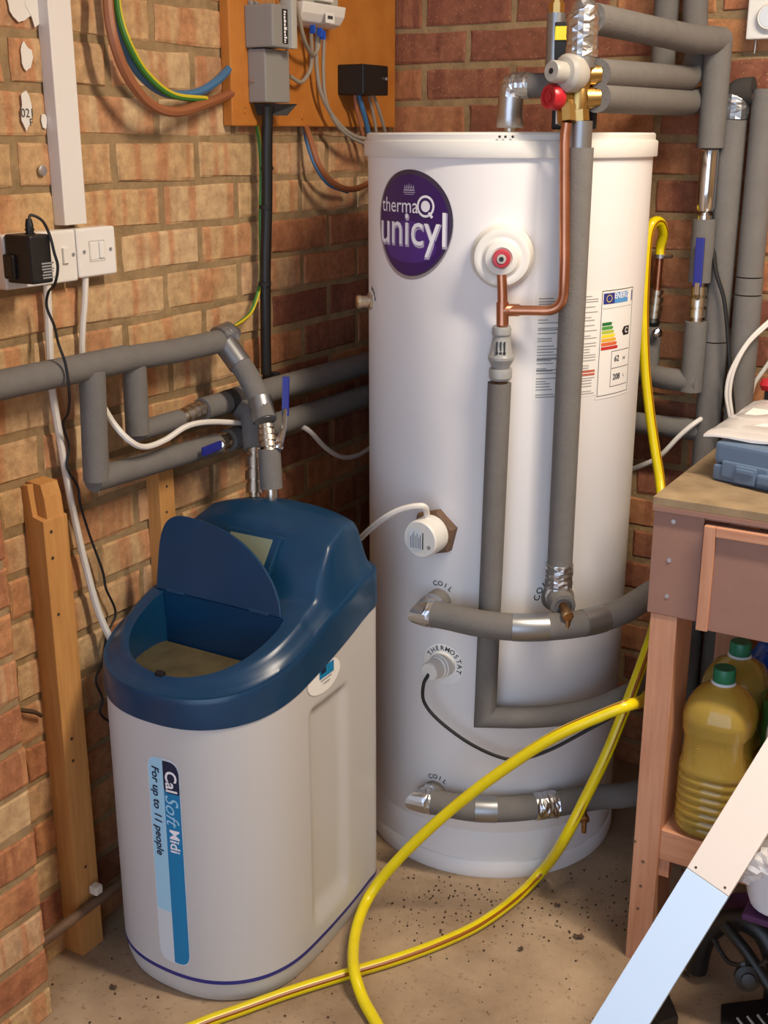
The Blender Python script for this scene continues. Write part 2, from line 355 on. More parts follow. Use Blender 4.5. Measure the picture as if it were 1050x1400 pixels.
lay(WB, Vector((0, 0, 0)), ux_b, .004, 1.62, (.195, .087), pool_back, zmax=2.0)
# projecting brick pier at the left edge
PX_, PY_ = .101, -1.297
PR = struct('wall_pier', MB().box((-.01, -1.85, 0), (PX_-MR, PY_-MR, ZC)), 'mortar')
lay(PR, Vector((PX_, 0, 0)), ux_l, -1.85, PY_, (PY_-LB-JT/2, PY_-LB/2-JT), lambda s, z: BUFFS if random.random() < .55 else ORS, zmax=1.5)
lay(PR, Vector((0, PY_, 0)), Vector((-1, 0, 0)), -PX_+.008, -.004, (-PX_-.05, -PX_-.16), lambda s, z: ORS, zmax=1.5)
# wall marks: paint splashes, screw
def splash(px, py, sx, sy, seed):
    rnd = random.Random(seed); c = wl(px, py, .0030+.0008*(seed % 3)); n = 14; pts = []
    for i in range(n):
        a = 2*PI*i/n; k = rnd.uniform(.7, 1.1); pts.append(c+Vector((0, math.cos(a)*sx*k, math.sin(a)*sy*k)))
    return MB().poly(pts, (.0006, 0, 0))
for i, (a, b, sx, sy) in enumerate([(28, 8, .028, .022), (48, 8, .02, .03), (36, 78, .012, .022), (64, 72, .005, .01), (66, 96, .005, .018), (36, 152, .012, .028), (60, 165, .006, .013), (69, 148, .003, .004)]):
    part('paint_splash', splash(a, b, sx, sy, i), 'paintwhite', WL)
fn_l = lambda px, py, x: (lambda u, v: wl(px, py, x)+Vector((0, u, v)))
text_mesh('021', .018, fn_l(38, 155, .0062), 'paint_numerals', 'ink', WL); text_mesh('F', .016, fn_l(43, 168, .0062), 'paint_numerals', 'ink', WL)
c = wl(57, 233, .004); sw = MB().lathe([(.008, 0), (.008, .003), (.005, .004)], c, (1, 0, 0), 16); part('wall_plug_screw', sw, 'steel', WL, smooth=True)
c = wl(40, 975, .004); part('cable_clip', MB().tube(spline([c+Vector((0, -.03, .02)), c+Vector((.01, 0, .005)), c+Vector((.006, .02, -.012))]), .004, 6), 'leaf', WL)
# ================================================================== CEILING LAMP
lp = thing('strip_light', 'white fluorescent strip light fixed to the ceiling above the bench', 'light', (LAMP.x, LAMP.y, ZC))
part('housing', MB().box((LAMP.x-.56, LAMP.y-.05, ZC-.06), (LAMP.x+.56, LAMP.y+.05, ZC)), 'plastwhite', lp, bevel=.006)
part('tube_lamp', MB().tube([(LAMP.x-.52, LAMP.y, ZC-.085), (LAMP.x+.52, LAMP.y, ZC-.085)], .013, 14), mat('lamp_glow', (255, 232, 200), .5, emit=3.), lp, smooth=True)
la = bpy.data.lights.new('strip_light_glow', 'AREA'); la.shape = 'RECTANGLE'; la.size = 1.0; la.size_y = .10; la.energy = 52; la.color = (1, .86, .69)
lo = bpy.data.objects.new('strip_light_glow', la); COL.objects.link(lo); lo.location = (LAMP.x, LAMP.y, ZC-.105); lo.parent = None
# ================================================================== HOT WATER CYLINDER
HC = thing('hot_water_cylinder', 'tall white hot water cylinder with purple oval logo', 'water cylinder', (CX, CY, 0))
o0 = Vector((CX, CY, 0))
part('body', MB().lathe([(CR, .03), (CR, .10), (CR-.0006, .101), (CR-.0006, .1025), (CR, .1035), (CR, 1.392)], o0, seg=128, caps=False), 'enamel', HC, smooth=True)
part('base_ring', MB().lathe([(CR+.003, 0), (CR+.0045, .004), (CR+.0045, .032), (CR+.002, .036), (CR-.004, .037)], o0, seg=128), 'enamel', HC, smooth=True)
part('lid', MB().lathe([(CR-.003, 1.379), (CR+.0065, 1.379), (CR+.0075, 1.381), (CR+.0075, 1.404), (CR+.006, 1.4065), (CR+.0025, 1.4075), (CR+.0025, 1.4165), (CR, 1.4195), (.03, 1.4215)], o0, seg=128), 'plastwhite', HC, smooth=True)
for px in (683, 691, 701):
    p = cy(px, 187, CR+.0076); part('lid_hole', MB().lathe([(.0022, -.001), (.0022, .0004)], p, (math.cos(az(p)), math.sin(az(p)), 0), 10), 'dot', HC)
# --- oval logo
a0, z0 = math.radians(-105.3), 1.266
def egg(a, k=1.): return (.0915*k*(1+.05*math.sin(a)), .0935*k)
def cwf(a0, z0, o): return lambda u, v: cw(a0, z0, u, v, o)
LG = part('logo_badge', disc(MB(), cwf(a0, z0, .0006), 0, 0, lambda a: egg(a), 56, 7), 'labelsilver', HC)
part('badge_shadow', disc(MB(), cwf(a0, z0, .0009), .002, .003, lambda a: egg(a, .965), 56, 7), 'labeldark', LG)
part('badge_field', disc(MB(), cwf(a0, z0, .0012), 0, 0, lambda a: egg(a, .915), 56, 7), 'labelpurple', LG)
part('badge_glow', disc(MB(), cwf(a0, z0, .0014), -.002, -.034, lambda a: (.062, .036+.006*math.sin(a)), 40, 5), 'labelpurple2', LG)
F = cwf(a0, z0, .0018)
text_mesh('unicyl', .083, lambda u, v: F(u-.002, v-.008), 'lettering', 'letter', LG, False, xs=.88)
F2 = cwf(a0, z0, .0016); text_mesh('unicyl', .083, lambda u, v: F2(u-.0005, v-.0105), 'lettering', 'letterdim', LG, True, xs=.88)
text_mesh('therma', .036, lambda u, v: F(u-.028, v+.032), 'lettering', 'letter', LG, False, xs=.95)
part('letter_q', disc(disc(MB(), F, .037, .033, lambda a: (.0185, .0185), 28, 1, .78), F, .037, .033, lambda a: (.0095, .0095), 20, 2), 'letter', LG)
part('letter_q_tail', MB().poly([F(.042, .022), F(.046, .024), F(.053, .016), F(.049, .013)], (.0004, -.0004, 0)), 'letter', LG)
cr = MB()
for i in range(-2, 3): cr.add([F(i*.005-.002, .062), F(i*.005+.002, .062), F(i*.0055, .071-abs(i)*.0015)], [(0, 1, 2)])
sheet(cr, F, -.013, .013, .058, .0605, 3, 1); sheet(cr, F, -.014, .014, .0545, .056, 3, 1); sheet(cr, F, -.011, .011, .0515, .0525, 3, 1)
part('crown_emblem', cr, 'letterdim', LG)
# --- relief valve cover (round white disc with red centre)
p = cy(686, 353, CR+.04); A = az(p); d = Vector((math.cos(A), math.sin(A), 0)); zz = p.z; q = Vector((CX, CY, zz))+d*CR
dm = part('relief_valve_cover', MB().lathe([(.0535, -.002), (.0535, .010), (.049, .016), (.0485, .018), (.0485, .030), (.046, .034), (.041, .036), (.037, .0352), (.033, .0352), (.029, .038), (.027, .042), (.018, .0445), (.0165, .043)], q, d, 56), 'plastwhite', HC, smooth=True)
part('red_knob', MB().lathe([(.0155, .044), (.0155, .052), (.0135, .0555), (.009, .056), (.0085, .0555)], q, d, 32), 'red', dm, smooth=True)
part('spindle', MB().lathe([(.008, .055), (.0075, .0575), (.005, .058)], q, d, 20), 'greylight', dm, smooth=True); part('spindle_slot', MB().lathe([(.004, .0578), (.004, .0586)], q, d, 12), 'dot', dm)
Fd = lambda u, v: q+d*.0392+Vector((-math.sin(A), math.cos(A), 0))*u+UPV*v
# --- immersion heater cap
p = cy(575, 737, CR+.05); A = az(p); d = Vector((math.cos(A), math.sin(A), 0)); d = (d+Vector((-.05, 0, -.02))).normalized(); q = p-d*.05
im = part('immersion_heater_cap', MB().lathe([(.0355, .006), (.0355, .05), (.033, .0535), (.0325, .0535)], q, d, 40), 'plastwhite', HC, smooth=True)
part('hex_boss', MB().lathe([(.046, -.008), (.046, .009), (.042, .012)], q, d, 6, rot=.3), 'hexbrown', HC)
u_, v_, _ = frame(d); S = Vector((-math.sin(A), math.cos(A), 0)); Fi = lambda u, v: q+d*.0539+S*u+UPV*v
ilb = MB(); sheet(ilb, Fi, -.021, .004, -.02, .018, 1, 1)
IL = part('rating_plate', ilb, 'palegrey', im)
pr = MB(); Fi2 = lambda u, v: q+d*.0542+S*u+UPV*v
for i in range(7): sheet(pr, Fi2, -.019+i*.0034, -.0178+i*.0034, -.018, .004+.012*((i*37) % 5)/5, 1, 1)
sheet(pr, Fi2, .006, .0085, -.018, .014, 1, 1)
part('print', pr, 'ink', im); part('cap_screw', MB().lathe([(.004, .0535), (.004, .0545)], q+S*.02-UPV*.012, d, 10), 'greyplast', im)
IMM = q+d*.03+UPV*.036
# --- thermostat pocket
p = cy(606, 908); A = az(p); d = Vector((math.cos(A)-.25, math.sin(A), -.02)).normalized()
th = part('thermostat_pocket', MB().lathe([(.024, -.006), (.024, .012), (.0215, .013), (.0215, .018), (.0185, .019), (.0185, .042), (.016, .045)], p, d, 28), 'plastwhite', HC, smooth=True)
TH = p+d*.043-UPV*.004
part('thermostat_disc', disc(MB(), cwf(A, p.z, .0006), 0, 0, lambda a: (.042, .042), 36, 3), 'paper', HC)
def arc_text(body, A, z, R, a_mid, step, size, nm):
    n = len(body)
    for i, ch in enumerate(body):
        an = math.radians(a_mid-(i-(n-1)/2)*step); ca, sa = math.cos(an), math.sin(an)
        Fz = cwf(A, z, .0011)
        text_mesh(ch, size, lambda u, v, ca=ca, sa=sa: Fz(ca*(R+v)+sa*u, sa*(R+v)-ca*u), nm, 'ink', HC, True)
arc_text('THERMOSTAT', A, p.z, .033, 66, 18.5, .0135, 'port_lettering')
# --- port plates and lettering for the coil and cold ports
pc1 = cy(601, 820); arc_text('COIL', az(pc1), pc1.z, .033, 78, 19, .0135, 'port_lettering')
pc2 = cy(596, 1082); arc_text('COIL', az(pc2), pc2.z, .033, 84, 19, .0135, 'port_lettering')
pcd = cy(757, 817); part('cold_port_disc', disc(MB(), cwf(az(pcd), pcd.z, .0006), 0, 0, lambda a: (.044, .044), 36, 3), 'paper', HC)
arc_text('COLD', az(pcd), pcd.z, .0335, 137, 25, .0165, 'port_lettering')
# --- brass boss on the far left
p = cy(508, 412); A = az(p); d = Vector((math.cos(A), math.sin(A), 0)); part('brass_boss', MB().lathe([(.016, -.01), (.016, .006), (.011, .007), (.011, .02), (.013, .021), (.013, .027), (.009, .03)], p, d, 12), 'nickel', HC)
part('boss_disc', disc(MB(), cwf(A+.02, p.z, .0006), 0, 0, lambda a: (.034, .034), 32, 2), 'paper', HC)
bm_ = MB()
for i in range(4): an = math.radians(20+i*22); Fz = cwf(A+.02, p.z, .0011); sheet(bm_, lambda u, v: Fz(.025*math.cos(an)+u, .025*math.sin(an)+v), -.003, .003, -.004, .004, 1, 1)
part('port_print', bm_, 'ink', HC)
# --- data label and energy label
A = math.radians(-53.2); sp_ = part('data_label', sheet(MB(), cwf(A, 1.158, .0005), 0, .127, -.185, 0, 14, 1), 'paper', HC)
Fs = cwf(A, 1.158, .0009); ln = MB(); rnd = random.Random(3)
vv = -.008
while vv > -.180:
    w_ = rnd.choice([.018, .026, .03, .034, .042]); sheet(ln, Fs, .004, .004+w_, vv-.0019, vv, 4, 1)
    if rnd.random() < .5: sheet(ln, Fs, .048, .054+rnd.random()*.012, vv-.0015, vv, 2, 1)
    w_ = rnd.choice([.02, .028, .034]); sheet(ln, Fs, .086, .086+w_, vv-.0015, vv, 3, 1)
    vv -= rnd.choice([.0042, .0052, .0052, .009])
part('print', ln, 'inklight', sp_)
rl = MB(); sheet(rl, Fs, .086, .120, -.142, -.138, 4, 1); sheet(rl, Fs, .086, .120, -.148, -.144, 4, 1); part('red_print', rl, 'inkred', sp_)
ln2 = MB()
for v_ in (-.062, -.113, -.132): sheet(ln2, Fs, .004, .06, v_-.0012, v_, 6, 1)
part('rule', ln2, 'ink', sp_)
A = math.radians(-25.4); EL = part('energy_label', sheet(MB(), cwf(A, 1.159, .0007), -.002, .098, -.195, .002, 14, 1), 'paper', HC)
Fe = cwf(A, 1.159, .0011); Fe2 = cwf(A, 1.159, .0014); EW, EH = .094, .190
bd = MB()
for (u0, u1, v0, v1) in ((.001, .0022, -EH, -.002), (EW-.0012, EW, -EH, -.002), (.001, EW, -EH, -EH+.0012), (.001, EW, -.0034, -.002), (.034, EW-.004, -.112, -.111), (.034, EW-.004, -.143, -.142), (.034, .035, -.176, -.112), (.034, EW-.004, -.176, -.175), (.004, EW-.004, -.034, -.0335)): sheet(bd, Fe, u0, u1, v0, v1, 4, 1)
part('border', bd, 'ink', EL)
part('header_flag', sheet(MB(), Fe, .005, .034, -.026, -.007, 3, 1), 'enavy', EL); part('header', sheet(MB(), Fe, .034, .075, -.026, -.007, 4, 1), 'ecyan', EL); part('header_edge', sheet(MB(), Fe, .088, .091, -.026, -.007, 1, 1), 'enavy', EL)
part('flag_stars', disc(MB(), Fe2, .0195, -.0165, lambda a: (.0075, .0065), 16, 1, .84), 'e4', EL)
text_mesh('ENERG', .014, lambda u, v: Fe2(.0545+u, -.0135+v), 'lettering', 'letter', EL, True)
for i, k in enumerate(('e1', 'e2', 'e3', 'e4', 'e5', 'e6', 'e7')):
    vv = -.058-i*.0072; u1 = .028+i*.0034; b_ = sheet(MB(), Fe, .005, u1, vv-.0058, vv, 5, 1); b_.add([Fe(u1, vv-.0058), Fe(u1+.003, vv-.0029), Fe(u1, vv)], [(0, 1, 2)]); part('rating_bar', b_, k, EL, weld=True)
part('rating_arrow', MB().add([Fe(.062, -.078), Fe(.068, -.086), Fe(.086, -.086), Fe(.086, -.070), Fe(.068, -.070)], [(0, 1, 2, 3, 4)]), 'dot', EL)
text_mesh('C', .013, lambda u, v: Fe2(.076+u, -.078+v), 'lettering', 'letter', EL, True)
text_mesh('62', .015, lambda u, v: Fe2(.050+u, -.126+v), 'lettering', 'ink', EL, True); text_mesh('W', .009, lambda u, v: Fe2(.074+u, -.128+v), 'lettering', 'ink', EL)
text_mesh('208', .015, lambda u, v: Fe2(.052+u, -.159+v), 'lettering', 'ink', EL, True); text_mesh('L', .009, lambda u, v: Fe2(.076+u, -.159+v), 'lettering', 'ink', EL)
# ================================================================== PIPE FITTING HELPERS
def fitting(mb, a, b, prof, seg=12, rot=0.):
    a = Vector(a); b = Vector(b); L = (b-a).length
    return mb.lathe([(r, t*L) for t, r in prof], a, b-a, seg, rot=rot)
VALVE = [(0, .011), (0, .0145), (.12, .0145), (.12, .011), (.2, .011), (.2, .0165), (.36, .0165), (.36, .0135), (.42, .0135), (.42, .0175), (.58, .0175), (.58, .0135), (.64, .0135), (.64, .0165), (.8, .0165), (.8, .011), (.88, .011), (.88, .0145), (1, .0145), (1, .011)]
def lever(mb, p0, p1, wdt, thick, side):
    """flat handle from p0 to p1"""
    p0 = Vector(p0); p1 = Vector(p1); d = (p1-p0); s = Vector(side).normalized(); s = (s-d.normalized()*s.dot(d.normalized())).normalized(); n = d.normalized().cross(s)
    return mb.obox((p0+p1)/2, d/2, s*(wdt/2), n*(thick/2))
def foil(name, pts, r, parent, cr=.1, m='foil', seg=14):
    if cr < .05: return part(name, MB().tube(pts, r, seg, True, 0), m, parent, smooth=True)
    pts = [Vector(p) for p in pts]; rr = r if isinstance(r, (list, tuple)) else [r]*len(pts); P, Q = [], []
    for i in range(len(pts)-1):                      # crumpled foil: many small facets
        k = max(1, round((pts[i+1]-pts[i]).length/.0045))
        for j in range(k): P.append(pts[i].lerp(pts[i+1], j/k)); Q.append(rr[i]+(rr[i+1]-rr[i])*j/k)
    P.append(pts[-1]); Q.append(rr[-1]); mb = MB().tube(P, Q, 18, True, 0); c = sum(P, Vector())/len(P)
    for i, v in enumerate(mb.v):
        ax = P[min(i//18, len(P)-1)]; f = cr*.9*(abs(noise.noise(v*90))-.15)+cr*.75*(random.random()-.45); mb.v[i] = ax+(v-ax)*(1+f)
    fs = []
    for f in mb.f:
        if len(f) == 4: fs += [(f[0], f[1], f[2]), (f[0], f[2], f[3])] if random.random() < .5 else [(f[0], f[1], f[3]), (f[1], f[2], f[3])]
        else: fs.append(f)
    mb.f = fs; mb.mi = [0]*len(fs)
    return part(name, mb, m, parent)
RP = .0205
# ---------------- cold feed, control group and mains riser (one connected run)
_v = cy(765, 780, .302); VX, VY = _v.x, _v.y
CG = thing('inlet_control_valve', 'brass inlet control valve with grey cap and red knob above the cylinder', 'valve', (VX, VY, 1.44))
zc = lambda px, py: wb(px, py, -VY).z
pv = lambda px, py, o=0.: wb(px, py, -VY+o)
vb = MB(); top = pv(797, 66); cen = pv(794, 103); low = pv(790, 140); bot = pv(791, 166)
fitting(vb, top+UPV*.02, cen, [(0, .016), (.35, .016), (.35, .021), (.62, .021), (.62, .017), (1, .019)], 8)
fitting(vb, cen+UPV*.03, low-UPV*.012, [(0, .015), (.2, .022), (.45, .021), (.6, .016), (.8, .019), (1, .018)], 16)
fitting(vb, low, bot, [(0, .017), (.4, .0155), (.4, .0185), (1, .0185)], 8)
part('valve_body', vb, 'brass', CG, smooth=True, sharp=25)
TD = Vector((-.35, -.93, .06)).normalized()                     # the cap points toward the room
cp = pv(797, 103); gc = MB(); gc.lathe([(.020, .005), (.0275, .018), (.029, .030), (.029, .040), (.024, .046), (.0165, .048), (.0165, .070), (.0145, .073), (.006, .073)], cp, TD, 36)
GCAP = part('grey_cap', gc, 'knobgrey', CG, 'light grey plastic pressure cap', smooth=True); part('cap_socket', MB().lathe([(.0045, .0725), (.0045, .0738)], cp, TD, 12), 'dot', GCAP)
rp = pv(786, 134); RD = Vector((-.45, -.88, .02)).normalized()
part('side_branch', MB().lathe([(.013, 0), (.013, .03), (.016, .03), (.016, .04)], rp, RD, 14), 'brass', CG, smooth=True)
RK = part('red_knob', MB().lathe([(.0195, .034), (.0205, .038), (.0205, .052), (.018, .056), (.013, .0555), (.0125, .054), (.008, .054), (.0075, .056), (.003, .056)], rp, RD, 14), 'red', CG, 'red relief knob', smooth=True)
sb = MB(); side = pv(812, 101); E1 = wb(943, 108, .085); D1 = (E1-side).normalized(); fitting(sb, cen, side+D1*.02, [(0, .014), (.35, .014), (.35, .018), (.7, .018), (.7, .0165), (1, .0165)], 8)
side2 = pv(812, 133); E2 = wb(943, 141, .085); D2 = (E2-side2).normalized(); fitting(sb, low+UPV*.006, side2+D2*.02, [(0, .013), (.35, .013), (.35, .018), (.7, .018), (.7, .0165), (1, .0165)], 8)
part('union_nuts', sb, 'brass', CG, smooth=True, sharp=50)
rbx = pv(775, 150, .02); rb0 = wb(775, 168, -VY+.028); part('relief_outlet', fitting(MB(), rp+RD*.02, rb0, [(0, .012), (.35, .012), (.35, .0155), (1, .0155)], 8), 'brass', CG, smooth=True, sharp=25)
# copper relief pipe: down, round the bend, into the tee under the white disc
cz = lambda px, py, R: cy(px, py, R)
RL = thing('copper_relief_pipe', 'bare copper pipe bending from the red valve to the tee under the white disc', 'pipe', tuple(cy(687, 425, .32)))
t0 = cy(687, 402, .297); t1 = cy(687, 446, .297); tm = cy(687, 424, .297)
b0 = cy(772, 375, .335)
part('relief_pipe', MB().tube(fillet([rb0, wb(772, 190, -VY+.03), b0, cy(769, 425, .325), tm], .07, 10), .0085, 14), 'copper', RL, smooth=True)
part('tee', fitting(fitting(MB(), t0, t1, [(0, .0085), (.25, .0085), (.25, .0105), (.95, .0105), (1, .0085)], 16), tm, tm+(cy(720, 424, .298)-tm).normalized()*.03, [(0, .0105), (.9, .0105), (1, .0085)], 16), 'copper', RL, smooth=True)
part('outlet_stub', MB().tube([cy(686, 375, .297), t0], .0085, 14), 'copper', RL, smooth=True)
# tundish + insulated discharge pipe
DX = cy(668, 850, .287); DS = thing('discharge_pipe', 'grey insulated discharge pipe with plastic tundish running down the cylinder front', 'pipe', (DX.x, DX.y, .36))
td0 = cy(686, 446, .295); td1 = cy(684, 519, .292)
tn = part('tundish', fitting(MB(), td0, td1, [(0, .008), (0, .015), (.04, .0165), (.14, .0165), (.18, .0145), (.2, .0145), (.22, .015), (.52, .0205), (.55, .0225), (.6, .0225), (.78, .0145), (.78, .0185), (.82, .02), (.95, .02), (1, .017)], 20), 'greyvalve', DS, smooth=True, sharp=25)
nn = Vector((DX.x-CX, DX.y-CY, 0)).normalized(); sl = MB(); S = Vector((-nn.y, nn.x, 0))
dz = td1-td0
for k in (-1, 0, 1): sl.obox(td0+dz*.36+nn*.0168+S*(k*.0065), S*.0012, nn*.0016, UPV*.009)
for k in (-1, 0, 1): sl.obox(td0+dz*.47+nn*.0185+S*(k*.0065), S*.0022, nn*.0014, UPV*.002)
part('tundish_slots', sl, 'dot', tn)
i0 = cy(683, 523, .288); i1 = cy(663, 980, .287)
low_run = [i1, cy(710, 981, .295), cy(760, 978, .305), cy(815, 968, .325), cy(858, 950, .345), Vector((.80, -.27, i1.z)), Vector((.79, -.15, i1.z)), Vector((.75, -.03, i1.z))]
part('copper_end', MB().tube([td1-UPV*.002, i0-UPV*.02], .011, 14), 'copper', DS, smooth=True)
part('pipe_insulation', MB().tube([i0, i0.lerp(i1, .5), i1]+spline(low_run, 5)[5:], RP, 24), 'foam', DS, smooth=True, sharp=30)
# cold feed drop
CF = thing('cold_feed_pipe', 'grey insulated cold feed pipe dropping from the brass valve to the COLD port', 'pipe', (VX, VY, .56))
foil('foil_sleeve', [(VX, VY, 1.437), (VX, VY, 1.43), (VX, VY, 1.395)], .0188, CF, .02, 'silvertape', 18)
part('pipe_insulation', MB().tube([(VX, VY, 1.396), (VX, VY, 1.0), (VX, VY, .668)], .0225, 22), 'foam', CF, smooth=True)
foil('foil_tape', [(VX, VY, .680-.012*i) for i in range(5)], .0238, CF, .14)
el = cy(757, 817); eo = Vector((VX, VY, .618)); part('elbow_insulation', MB().tube(fillet([el, eo+Vector((-.004, .004, -.002)), eo+Vector((0, 0, .06))], .03), .0245, 18), 'foam', CF, smooth=True)
dd = Vector((.60, -.80, -.12)).normalized(); part('tee_insulation', MB().lathe([(.024, -.005), (.0245, .02), (.023, .036), (.016, .037), (.0155, .034)], eo+Vector((0, 0, -.004)), dd, 18), 'foam', CF, smooth=True)
foil('foil_tape', [eo+Vector((0, 0, .002))+dd*(.004+.006*i) for i in range(3)], .0254, CF, .07)
dc = MB(); b_ = eo+dd*.022+Vector((0, 0, -.004)); dc.lathe([(.0085, 0), (.0085, .038), (.0105, .039), (.0105, .050), (.007, .052)], b_, dd, 8); dc.tube([b_+dd*.044, b_+dd*.046-UPV*.03], [.0065, .0055], 8)
part('drain_cock', dc, 'tarnish', CF, 'tarnished brass drain cock', smooth=True, sharp=25)
# coil pipes
def coil(name, label, port, path, zz, tapes):
    t = thing(name, label, 'pipe', tuple(port)); A = az(port); d = Vector((math.cos(A), math.sin(A), 0))
    pts = [fl(px, py, zz) if not isinstance(px, Vector) else px for px, py in path]
    cn = pts[0]+(pts[0]-pts[1]).normalized()*.003
    part('port_insulation', MB().tube([port-d*.012, port.lerp(cn, .6), cn], [.0235, .0235, .022], 18), 'foam', t, smooth=True)
    foil('foil_elbow', [port.lerp(cn, .45), port.lerp(cn, .7), cn, cn.lerp(pts[0], .9), pts[0].lerp(pts[1], .35)], [.0242, .0252, .024, .0255, .0255], t, .09, 'foil', 14)
    S_ = spline(pts, 10); part('pipe_insulation', MB().tube(S_, .0245, 22), 'foam', t, smooth=True)
    for a, b, cr, m in tapes:
        i0, i1 = int(a*(len(S_)-1)), int(b*(len(S_)-1)); foil('foil_tape', S_[i0:i1+1], .0254 if cr < .05 else .0262, t, cr, m, 20)
    return t, S_
c1, S1 = coil('coil_flow_pipe', 'upper grey insulated coil pipe curving round the cylinder to the bench', pc1, [(584, 838), (612, 843), (660, 853), (720, 858), (790, 853), (845, 838), (890, 812), (Vector((.805, -.22, .578)), 0), (Vector((.80, -.04, .578)), 0)], .578,
     [(.345, .425, .01, 'silvertape'), (.515, .575, .01, 'silvertape')])
c2, S2 = coil('coil_return_pipe', 'lower grey insulated coil pipe curving round the foot of the cylinder', pc2, [(582, 1094), (612, 1100), (650, 1106), (700, 1106), (760, 1099), (815, 1090), (870, 1084), (Vector((.855, -.27, .175)), 0), (Vector((.85, -.04, .175)), 0)], .175,
     [(.255, .325, .02, 'silvertape'), (.44, .51, .12, 'foil')])
dq = fl(797, 1110, .165); dc = MB(); dd = Vector((.5, -.85, -.25)).normalized(); dc.lathe([(.008, -.02), (.008, .014), (.010, .015), (.010, .022), (.006, .024)], dq, dd, 8); dc.tube([dq+dd*.018, dq+dd*.02-UPV*.028], [.006, .005], 8)
part('drain_cock', dc, 'tarnish', c2, 'small brass drain cock', smooth=True, sharp=25)
# ---------------- top pipework to the wall
MR_ = thing('mains_riser', 'grey insulated mains pipe with chrome cartridge and blue lever valve on the back wall', 'pipe', (.757, -.08, .93))
rx, ry = .757, -.08
tp = pv(797, 30); te = wb(974, 56, .085)
part('top_run_insulation', MB().tube([tp+Vector((.01, .012, .006)), tp.lerp(te, .5)+UPV*.002, tp.lerp(te, .64)], [.0235, .0235, .0235], 20), 'foam', MR_, smooth=True)
part('top_run_sleeve', MB().tube([tp.lerp(te, .60)+UPV*.001, tp.lerp(te, .8)-UPV*.002, te+Vector((.012, .012, 0))], [.0238, .0252, .0252], 20), 'foam', MR_, smooth=True)
part('riser_insulation', MB().tube([(rx, ry, te.z-.005), (rx, ry, 1.392)], .0255, 20), 'foam', MR_, smooth=True)
foil('foil_elbow', [tp+UPV*.032+Vector((-.004, -.004, 0)), tp+UPV*.02, tp+UPV*.005, tp-UPV*.015, tp-UPV*.035, tp-UPV*.052], [.012, .022, .0255, .025, .0245, .0245], MR_, .13)
foil('foil_sleeve', [tp-UPV*.02, tp-UPV*.068], .0240, MR_, .01, 'silvertape', 18)
zr = lambda py: wb(963, py, .08).z
part('chrome_cartridge', fitting(MB(), (rx, ry, zr(188)), (rx, ry, zr(302)), [(0, .009), (0, .012), (.07, .012), (.07, .008), (.1, .008), (.13, .0165), (.16, .018), (.84, .018), (.88, .015), (.9, .009), (.93, .009), (.93, .014), (1, .014)], 24), 'chrome', MR_, smooth=True, sharp=30)
part('pipe_insulation', MB().tube([(rx, ry, zr(300)), (rx, ry, zr(386))], .0225, 20), 'foam', MR_, smooth=True)
vv_ = part('ball_valve', fitting(MB(), (rx, ry, zr(378)), (rx, ry, zr(448)), VALVE, 16), 'nickel', MR_, smooth=True, sharp=25)
lv = wb(953, 395, .115); part('valve_lever', lever(MB(), lv+UPV*.004, wb(958, 325, .118), .017, .006, (1, 0, 0)), 'leverblue', vv_, 'blue valve lever', bevel=.002)
part('lever_neck', MB().tube([(rx, ry, zr(412)), lv-UPV*.008, lv+UPV*.012], .006, 8), 'nickel', vv_)
zl = wb(940, 526, .08).z
part('pipe_insulation', MB().tube([(rx, ry, zr(440)), (rx, ry, zl-.012)], .0225, 20), 'foam', MR_, smooth=True)
part('foot_insulation', MB().tube(fillet([(rx+.012, ry, zl+.008), (.70, ry, zl+.008), (.61, -.034, zl+.008), (.30, -.034, zl+.008)], .04), .0225, 20), 'foam', MR_, smooth=True)
# two branch pipes from the valve to the wall, turning up
T1 = thing('branch_pipe', 'upper of the two grey insulated pipes running right from the brass valve', 'pipe', tuple(side))
part('pipe_insulation', MB().tube(fillet([side+D1*.012, E1, E1+Vector((.006, .03, .05)), Vector((.697, -.045, 1.62)), Vector((.697, -.045, ZC))], .03), .0235, 20), 'foam', T1, smooth=True)
T2 = thing('branch_pipe', 'lower of the two grey insulated pipes running right from the brass valve', 'pipe', tuple(side2))
part('pipe_insulation', MB().tube(fillet([side2+D2*.012, E2, E2+Vector((.012, .05, .01))], .03), .0235, 20), 'foam', T2, smooth=True)
T3 = tag(MB().tube([(.641, -.045, 1.515), (.641, -.045, ZC)], .0235, 20).build('vertical_pipe', 'foam', None, smooth=True), 'grey insulated vertical pipe, leftmost of those on the back wall at the top', 'pipe')
# hot outlet from the crown of the cylinder
HO = thing('hot_outlet_pipe', 'foil taped pipe rising from the cylinder top and turning right', 'pipe', (CX, CY, 1.42))
part('outlet_stub', MB().tube([(CX, CY, 1.418), (CX, CY, 1.45)], .012, 14), 'nickel', HO, smooth=True)
foil('foil_tape', [(CX, CY, 1.428), (CX, CY, 1.432), (CX-.001, CY, 1.45), (CX, CY, 1.475), (CX+.001, CY, 1.488)], [.024, .0255, .0245, .0235, .023], HO, .04)
hz = 1.5015
foil('foil_elbow', fillet([(CX, CY, 1.482), (CX+.002, CY, hz), (CX+.035, CY+.006, hz)], .02), .0235, HO, .09)
part('pipe_insulation', MB().tube([(CX+.02, CY+.003, hz), (CX+.13, CY+.03, hz), (.64, -.06, hz)], .0212, 20), 'foam', HO, smooth=True)
foil('foil_sleeve', [(CX+.085, CY+.018, hz), (CX+.14, CY+.032, hz)], .0222, HO, .015, 'silvertape', 18)
